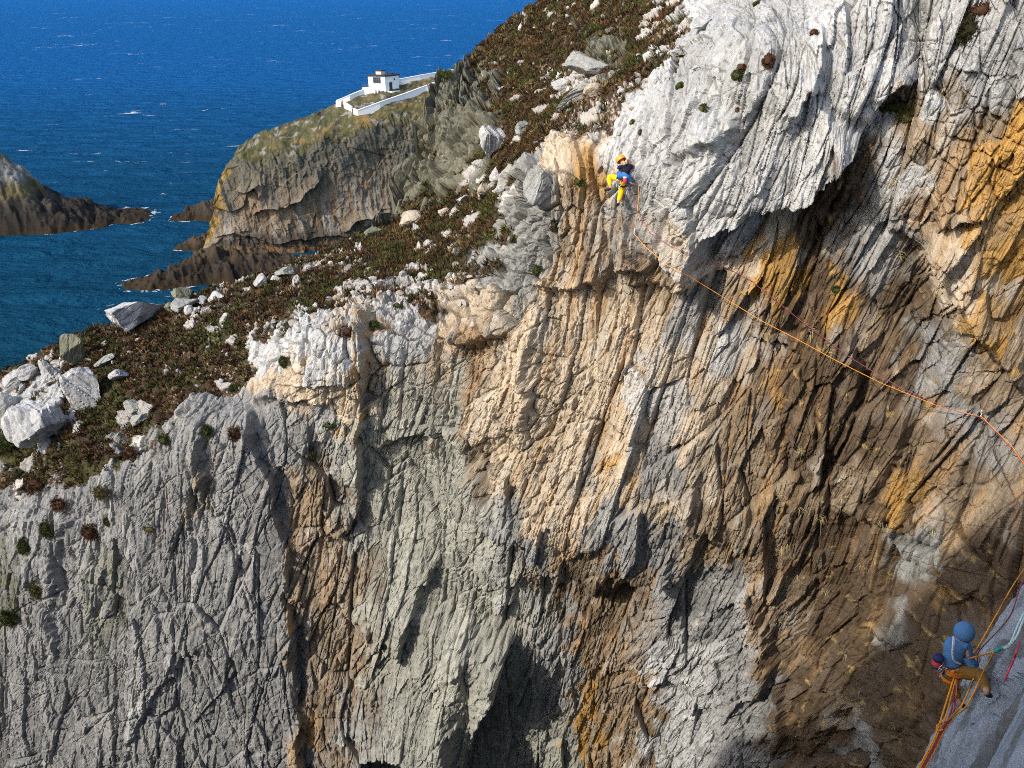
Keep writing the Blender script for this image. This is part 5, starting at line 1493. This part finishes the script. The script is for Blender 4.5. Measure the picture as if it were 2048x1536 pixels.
    jk = MB(); band(jk, wai.lerp(pel, 0.35), fr, 0.185, 0.16, 0.13, 22, -0.03)
    fl = [J(1243, 350, -0.16), J(1253, 353, -0.17), J(1256, 361, -0.13), J(1257.5, 369, -0.08)]
    jk.tube(catmull(fl, 6), [0.05 + 0.02 * math.sin(i / 18 * 3.14) for i in range(19)], 9)
    jk.tube(catmull([J(1239, 345, -0.11), J(1244, 351, -0.17), J(1251, 356, -0.16)], 6), 0.045, 8)
    jk.build('tied_jacket', M_BLUEJ, root, True)
    # harness, rack and chalk bag
    hm = MB(); band(hm, pel + Vector((0, 0, 0.02)), fr, 0.18, 0.15, 0.045, 22); band(hm, hiR.lerp(kneR, 0.3), (RIGHT, Vector((0, 0.8, 0.6)), (hiR - kneR).normalized()), 0.115, 0.115, 0.04, 18)
    hm.build('harness', M_BLACK, root)
    cb = MB(); c0 = J(1250, 361.5, -0.20); cb.tube([c0 + UPV * 0.07, c0, c0 - UPV * 0.06, c0 - UPV * 0.075], [0.052, 0.055, 0.05, 0.03], 12); bag = cb.build('chalk_bag', M_RED, root, True)
    cb = MB(); cb.tube([c0 + UPV * 0.071, c0 + UPV * 0.10], [0.056, 0.05], 12); cb.build('rim', M_WHITE_WEB, bag, True)
    rack = [(1235.5, 361, M_METAL), (1237, 364, M_TEAL), (1234.2, 364.5, M_WHITE_WEB), (1241.5, 366, M_RED), (1240.5, 369, M_METAL), (1255, 377, M_METAL), (1254.3, 380, M_WHITE_WEB)]
    for px, py, mt in rack:
        p = J(px, py, -0.12); karabiner(root, p, UPV, RIGHT, 0.07, M_METAL)
        s_ = MB(); s_.tube([p - UPV * 0.03, p - UPV * 0.11], [0.010, 0.012], 6); s_.build('quickdraw', mt, root)
    for nm, an, he, to in (('shoe', anL, heL, toL), ('shoe', anR, heR, toR)):
        f = (to - he).normalized(); u = (an - he).normalized(); sd = f.cross(u).normalized()
        skin_obj(nm, [[(he.lerp(an, 0.35), 0.044), (he - f * 0.01, 0.046), (he.lerp(to, 0.55), (0.044, 0.038)), (to + f * 0.02, (0.03, 0.024))]], M_BLACK, root)
    return dict(tie=J(1250, 352, 0.12), J=J)
C1 = lead_climber()

P1s, E1s, E2s, NSs = SLAB
def slab_at(px, py, off=0.0):
    o = Vector((0, 0, CAM_Z)); dr = at(px, py, 1.0) - o
    P = Vector(P1s) + Vector(NSs) * (0.07 + off)
    t = (P - o).dot(Vector(NSs)) / dr.dot(Vector(NSs))
    return o + dr * t, t

def belayer():
    pf, D = slab_at(1925, 1412)
    D = D - 0.05
    def J(px, py, dz=0.0): return at(px, py, D + dz)
    root = empty('person', pf)
    tag(root, 'belayer in blue hooded top and ochre trousers hanging above the near slab', 'person')
    pel, wai, che, upc, nec = J(1908, 1342), J(1904, 1326), J(1910, 1304, -0.03), J(1917, 1289, -0.04), J(1925, 1279, -0.05)
    head, crown = J(1928.5, 1267, -0.05), J(1930, 1256.5, -0.03)
    shL, elL, wrL = J(1897.5, 1283, -0.02), J(1905, 1311, 0.20), J(1937, 1303, 0.30)
    knL = J(1945, 1301, 0.32)
    shR, elR, wrR = J(1933, 1293, -0.10), J(1943, 1335, -0.14), J(1955, 1325, 0.05)
    knR = J(1958, 1318.5, 0.12)
    hiL, kneL, anL, heL, toL = J(1900, 1346, 0.02), J(1905, 1378, 0.12), J(1918.5, 1402, 0.03), J(1921, 1408, 0.02), J(1930.5, 1413, 0.06)
    hiR, kneR = J(1917, 1344, -0.04), J(1962, 1349, -0.22)
    pR, dR = slab_at(1974, 1387)
    anR = at(1973, 1381, dR - 0.04); heR = at(1972, 1387, dR - 0.02); toR = at(1981, 1391, dR - 0.03)
    body = [[(pel, (0.115, 0.09)), (wai, (0.10, 0.08)), (che, (0.11, 0.085)), (upc, (0.09, 0.07)), (nec, 0.055), (head, 0.088), (crown, 0.08)],
            [(upc, (0.09, 0.07)), (shL, 0.055), (elL, 0.042), (wrL, 0.03)], [(upc, (0.09, 0.07)), (shR, 0.055), (elR, 0.042), (wrR, 0.03)],
            [(pel, (0.115, 0.09)), (hiL, 0.09), (kneL, 0.06), (anL, 0.038), (heL, 0.036), (toL, 0.028)],
            [(pel, (0.115, 0.09)), (hiR, 0.09), (kneR, 0.06), (anR, 0.038), (heR, 0.036), (toR, 0.028)],
            [(head, 0.088), (head + Vector((0.04, 0.10, -0.02)), 0.018)]]
    body += hand_chains(wrL, knL, Vector((0.8, 0.1, -0.5)), Vector((0, 0.3, 0.9)))
    body += hand_chains(wrR, knR, Vector((0.3, 0.7, 0.5)), Vector((0.6, -0.6, 0.3)))
    skin_obj('body', body, M_SKIN, root)
    tr = [[(pel, (0.165, 0.135)), (hiL, 0.115), (hiL.lerp(kneL, 0.5), 0.098), (kneL, 0.082), (kneL.lerp(anL, 0.55), 0.070), (anL.lerp(kneL, 0.12), 0.058)],
          [(pel, (0.165, 0.135)), (hiR, 0.118), (hiR.lerp(kneR, 0.5), 0.105), (kneR, 0.088), (kneR.lerp(anR, 0.5), 0.074), (anR.lerp(kneR, 0.03), 0.062)],
          [(pel, (0.165, 0.135)), (wai, (0.14, 0.115))]]
    skin_obj('trousers', tr, M_OCHRE, root)
    top = [[(pel.lerp(wai, 0.55), (0.165, 0.135)), (wai, (0.165, 0.13)), (che, (0.19, 0.15)), (upc, (0.165, 0.125)), (nec, 0.115)],
           [(upc, (0.165, 0.125)), (shL, 0.090), (shL.lerp(elL, 0.5), 0.075), (elL, 0.072), (wrL.lerp(elL, 0.12), 0.042)],
           [(upc, (0.165, 0.125)), (shR, 0.092), (shR.lerp(elR, 0.5), 0.080), (elR, 0.078), (wrR.lerp(elR, 0.12), 0.044)]]
    ho = skin_obj('hooded_top', top, M_SLATE, root)
    hu = (crown - nec).normalized(); hb = Vector((-0.25, -1, 0.05)); hb = (hb - hu * hb.dot(hu)).normalized(); hs = hu.cross(hb)
    m = MB(); m.ball(J(1928.8, 1264, -0.05), (0.122, 0.135, 0.135), 22, 16, (hs, hb, hu), -0.9)
    hd = m.build('hood', M_SLATE, root, True); so = hd.modifiers.new('solid', 'SOLIDIFY'); so.thickness = 0.012
    # white sling across the back
    m = MB(); m.tube(catmull([J(1907, 1273.5, -0.13), J(1905.5, 1290, -0.20), J(1905, 1310, -0.20), J(1909, 1322, -0.18), J(1920, 1328, -0.15)], 8), 0.014, 6)
    m.tube(catmull([J(1909, 1274, -0.13), J(1908, 1290, -0.20), J(1905, 1313, -0.195), J(1912, 1326, -0.17), J(1922, 1329, -0.13)], 8), 0.009, 6)
    m.build('sling', M_WHITE_WEB, root, True)
    # harness
    fr = (Vector((0.97, 0, -0.22)), Vector((0, 1, 0)), Vector((0.22, 0, 0.97)))
    m = MB(); band(m, pel.lerp(wai, 0.45), fr, 0.205, 0.17, 0.075, 24, 0.02)
    band(m, hiL.lerp(kneL, 0.25), (RIGHT, Vector((0, 1, 0)), UPV), 0.125, 0.125, 0.045, 18)
    m.build('harness', M_ORANGE_WEB, root)
    m = MB(); m.tube([J(1905, 1342, -0.15), J(1909, 1350, -0.13), J(1911, 1353, -0.12)], 0.022, 8); m.build('leg_strap', M_ORANGE_WEB, root)
    c0 = J(1874.5, 1325, -0.05)
    m = MB(); m.tube([c0 - UPV * 0.085, c0 - UPV * 0.07, c0 + UPV * 0.05], [0.045, 0.066, 0.068], 14); bag = m.build('chalk_bag', M_RED, root, True)
    m = MB(); m.tube([c0 + UPV * 0.051, c0 + UPV * 0.11], [0.072, 0.068], 14); m.build('rim', M_DARKBLUE, bag, True)
    m = MB(); band(m, c0 - UPV * 0.06, (RIGHT, Vector((0, 1, 0)), UPV), 0.07, 0.07, 0.03, 14); m.build('trim', M_DARKBLUE, bag)
    for px, py, mt in ((1883, 1328, M_TEAL), (1885, 1334, M_METAL), (1881, 1337, M_METAL), (1879, 1341, M_RED), (1889, 1338, M_BLACK), (1893, 1341, M_METAL), (1883, 1343, M_WHITE_WEB), (1942, 1313, M_METAL)):
        p = J(px, py, -0.12); karabiner(root, p, UPV, RIGHT, 0.075)
        s_ = MB(); s_.tube([p - UPV * 0.03, p - UPV * 0.10], [0.010, 0.012], 6); s_.build('quickdraw', mt, root)
    for he, to, an in ((heL, toL, anL), (heR, toR, anR)):
        f = (to - he).normalized()
        skin_obj('shoe', [[(he - f * 0.012, 0.045), (he.lerp(to, 0.55), (0.046, 0.034)), (to + f * 0.03, (0.032, 0.022))]], M_BLACK, root)
    return dict(J=J, D=D)
C2 = belayer()
JB = C2['J']

def rope(name, pts, r, mat, label, cat='rope', k=8, group=None):
    P = catmull(pts, k); c = P[0].copy()
    m = MB(); m.tube(P, r, 6)
    o = m.build(name, mat, None, True)
    me = o.data
    me.transform(Matrix.Translation(-c)); o.location = c
    return tag(o, label, cat, group)

def on_wall(pix_pts, gap, d0=None, d1=None):
    """rope run between two depths, kept just clear of the rock"""
    Q = [pix_pts[0]]
    for (x0, y0), (x1, y1) in zip(pix_pts[:-1], pix_pts[1:]):
        k = max(1, int(math.hypot(x1 - x0, y1 - y0) / 12))
        Q += [(x0 + (x1 - x0) * i / k, y0 + (y1 - y0) * i / k) for i in range(1, k + 1)]
    ds = np.array([surf(x, y)[2] - gap for x, y in Q])
    lin = np.linspace(ds[0], ds[-1], len(ds))
    d = np.minimum(ds, lin)
    for _ in range(30):                       # taut: never bends into the rock
        d[1:-1] = np.minimum(d[1:-1], (d[:-2] + d[2:]) / 2 + 0.004)
    return [at(x, y, dd) for (x, y), dd in zip(Q, d)]

def SB(px, py, off=0.12): return slab_at(px, py, off)[0]
def SJ(px, py, off=0.12):
    """whichever is nearer: just above the slab, or level with the belayer"""
    p, t = slab_at(px, py, off)
    return p if t < C2['D'] else JB(px, py)
run1 = on_wall([(1276, 371), (1277, 400), (1274, 426), (1269, 468)], 0.10)
run2 = on_wall([(1270, 470), (1289, 492), (1334, 530), (1384, 556), (1449, 596), (1524, 642), (1599, 681), (1674, 722), (1764, 767), (1874, 811), (1960, 833)], 0.12)
run3 = on_wall([(1964, 834), (2024, 893), (2060, 945)], 0.12)
rope('lead_rope', [C1['tie'], at(1262, 366, (run1[0] - Vector((0, 0, CAM_Z))).length * 0 + surf(1276, 371)[2] - 0.25)] + run1 + run2 + run3 +
     [at(2110, 1000, 15.5), at(2085, 1080, 13.6), SJ(2030, 1165, 0.3), SJ(1997, 1222, 0.3), SJ(1953, 1299, 0.3), JB(1947, 1303, 0.1)], 0.0085, M_ROPE_O,
     'bright orange rope running from the climber across the wall to the belayer')
p1 = on_wall([(1267, 398), (1280, 430), (1300, 466), (1344, 494), (1444, 531)], 0.08)
p2 = on_wall([(1500, 560), (1600, 640), (1700, 715), (1800, 775), (1900, 818), (1964, 836), (2030, 905), (2070, 960)], 0.08)
rope('second_rope', [C1['J'](1256, 368, 0.05)] + p1 + p2 + [at(2130, 1010, 15.4), at(2100, 1090, 13.6), SJ(2048, 1160, 0.25), SJ(2018, 1235, 0.25), SJ(1960, 1300, 0.25), JB(1955, 1322, 0.0)], 0.0075, M_ROPE_P,
     'thin plum rope running beside the orange one to the belayer')
# anchors at the belay
kn = SJ(1988, 1303, 0.25)
rope('anchor_rope', [JB(1935, 1318, -0.1), SJ(1958, 1312, 0.2), SJ(1975, 1307, 0.25), kn], 0.011, M_ROPE_O, 'short orange rope tying the belayer\'s harness to the green sling')
rope('rope_loop', [kn, SJ(1979, 1322, 0.2), SJ(1968, 1342, 0.15), SB(1957, 1365), SB(1944, 1393), SB(1930, 1416), SB(1914, 1428), JB(1899, 1437, -0.2)], 0.011, M_ROPE_O,
     'orange rope hanging from the sling past the belayer\'s foot, right strand')
rope('rope_loop', [SJ(1947, 1358, 0.25), SJ(1938, 1380, 0.2), SJ(1925, 1408, 0.2), SJ(1914, 1422, 0.2), JB(1895, 1441, -0.25), JB(1877, 1449, -0.28), JB(1873, 1456, -0.28), JB(1878, 1461, -0.3), JB(1886, 1459, -0.3)], 0.011, M_ROPE_O,
     'orange rope looping round the hanging bundle, left strand')
def hang(x0, y0, dx, mat, lab, r=0.012, bend=0):
    pts = [JB(x0, y0, -0.08), JB(x0 - 8 + bend, 1390, -0.13), JB(x0 - 18 + dx * 0.6 + bend, 1430, -0.18), JB(1877 + dx, 1466, -0.25), JB(1862 + dx, 1498, -0.32), JB(1842 + dx, 1534, -0.4), JB(1815 + dx, 1585, -0.5)]
    rope('hanging_rope', pts, r, mat, lab)
hang(1909, 1352, -4, M_ROPE_O, 'orange rope hanging in the bundle under the belayer, leftmost strand', bend=-4)
hang(1912, 1354, -1, M_ROPE_O, 'orange rope hanging in the bundle under the belayer, second from the left', bend=-1)
hang(1914, 1352, 3, M_ROPE_P, 'plum rope hanging in the bundle under the belayer, left of the two', bend=2)
hang(1916, 1352, 6, M_ROPE_P, 'plum rope hanging in the bundle under the belayer, right of the two', bend=4)
hang(1911, 1350, 9, M_ROPE_O, 'orange rope hanging in the bundle under the belayer, rightmost strand', bend=9)
rope('sling', [kn, SJ(1998, 1299, 0.22), SJ(2008, 1295, 0.2)], 0.020, M_TEAL, 'dark green knotted sling where the orange anchor rope ends', 'sling')
rope('sling', [SJ(2007, 1296, 0.2), SJ(2021, 1286, 0.2), SJ(2033, 1258, 0.2), SJ(2046, 1230, 0.2), SJ(2060, 1205, 0.15)], 0.013, M_PALE_TEAL, 'pale sling rising from the green knot to the right edge, upper strand', 'sling')
rope('sling', [SJ(2008, 1297, 0.2), SJ(2018, 1293, 0.2), SJ(2034, 1272, 0.2), SJ(2047, 1240, 0.2), SJ(2062, 1208, 0.15)], 0.013, M_PALE_TEAL, 'pale sling rising from the green knot to the right edge, lower strand', 'sling')
rope('red_sling', [SB(2039, 1285, 0.1), SB(2033, 1303, 0.13), SB(2028, 1318, 0.1), SB(2019, 1338, 0.12), SB(2009, 1362, 0.1)], 0.010, M_PINK, 'bright pink sling lying on the near slab at the right edge', 'sling')
for (x, y), lab in (((1269, 469), 'metal karabiner clipped where the orange rope first bends under the climber'), ((1962, 834), 'metal karabiner clipped to the orange rope near the right edge')):
    q = surf(x, y); c = at(x, y, q[2] - 0.08)
    e = empty('wall_runner', c); tag(e, lab, 'karabiner')
    karabiner(e, c, UPV, RIGHT, 0.10)
    m = MB(); m.tube([c + UPV * 0.05, c + UPV * 0.16 + Vector((0, 0.06, 0))], 0.012, 6); m.build('webbing', M_WHITE_WEB, e)

# ------------------------------------------------------------------ a walker in red at the gap of the far wall
def walker():
    g = hsurf(686, 214); g = atY(686, 214.5, g.y)
    root = empty('person', g)
    tag(root, 'tiny far-off walker in a red jacket at the white wall\'s gap', 'person')
    hip = g + Vector((0, 0, 0.85)); ch = g + Vector((0, 0, 1.28)); ne = g + Vector((0, 0, 1.46)); hd = g + Vector((0, 0, 1.62))
    legs = [[(hip, 0.13), (g + Vector((s * 0.1, 0, 0.46)), 0.08), (g + Vector((s * 0.11, 0.04 * s, 0.06)), 0.05), (g + Vector((s * 0.11, -0.14, 0.03)), 0.04)] for s in (-1, 1)]
    arms = [[(ch, 0.15), (g + Vector((s * 0.2, 0, 1.36)), 0.07), (g + Vector((s * 0.25, -0.02, 1.08)), 0.05), (g + Vector((s * 0.22, -0.10, 0.84)), 0.04)] for s in (-1, 1)]
    skin_obj('body', [[(hip, 0.13), (ch, 0.15), (ne, 0.06), (hd, 0.10)]] + legs + arms, M_SKIN, root, 1)
    skin_obj('jacket', [[(g + Vector((0, 0, 0.78)), 0.17), (ch, 0.19), (ne, 0.08)]] + [[(ch, 0.19), (g + Vector((s * 0.2, 0, 1.36)), 0.09), (g + Vector((s * 0.25, -0.02, 1.08)), 0.07), (g + Vector((s * 0.22, -0.10, 0.90)), 0.055)] for s in (-1, 1)], M_RED, root, 1)
    skin_obj('trousers', [[(hip, 0.15)] + [(p, r + 0.02) for p, r in c[1:3]] for c in legs], M_BLACK, root, 1)
    m = MB(); m.ball(hd + Vector((0, 0.02, 0.03)), 0.115, 12, 8, None, 0.0); m.build('hair', M_BLACK, root, True)
walker()
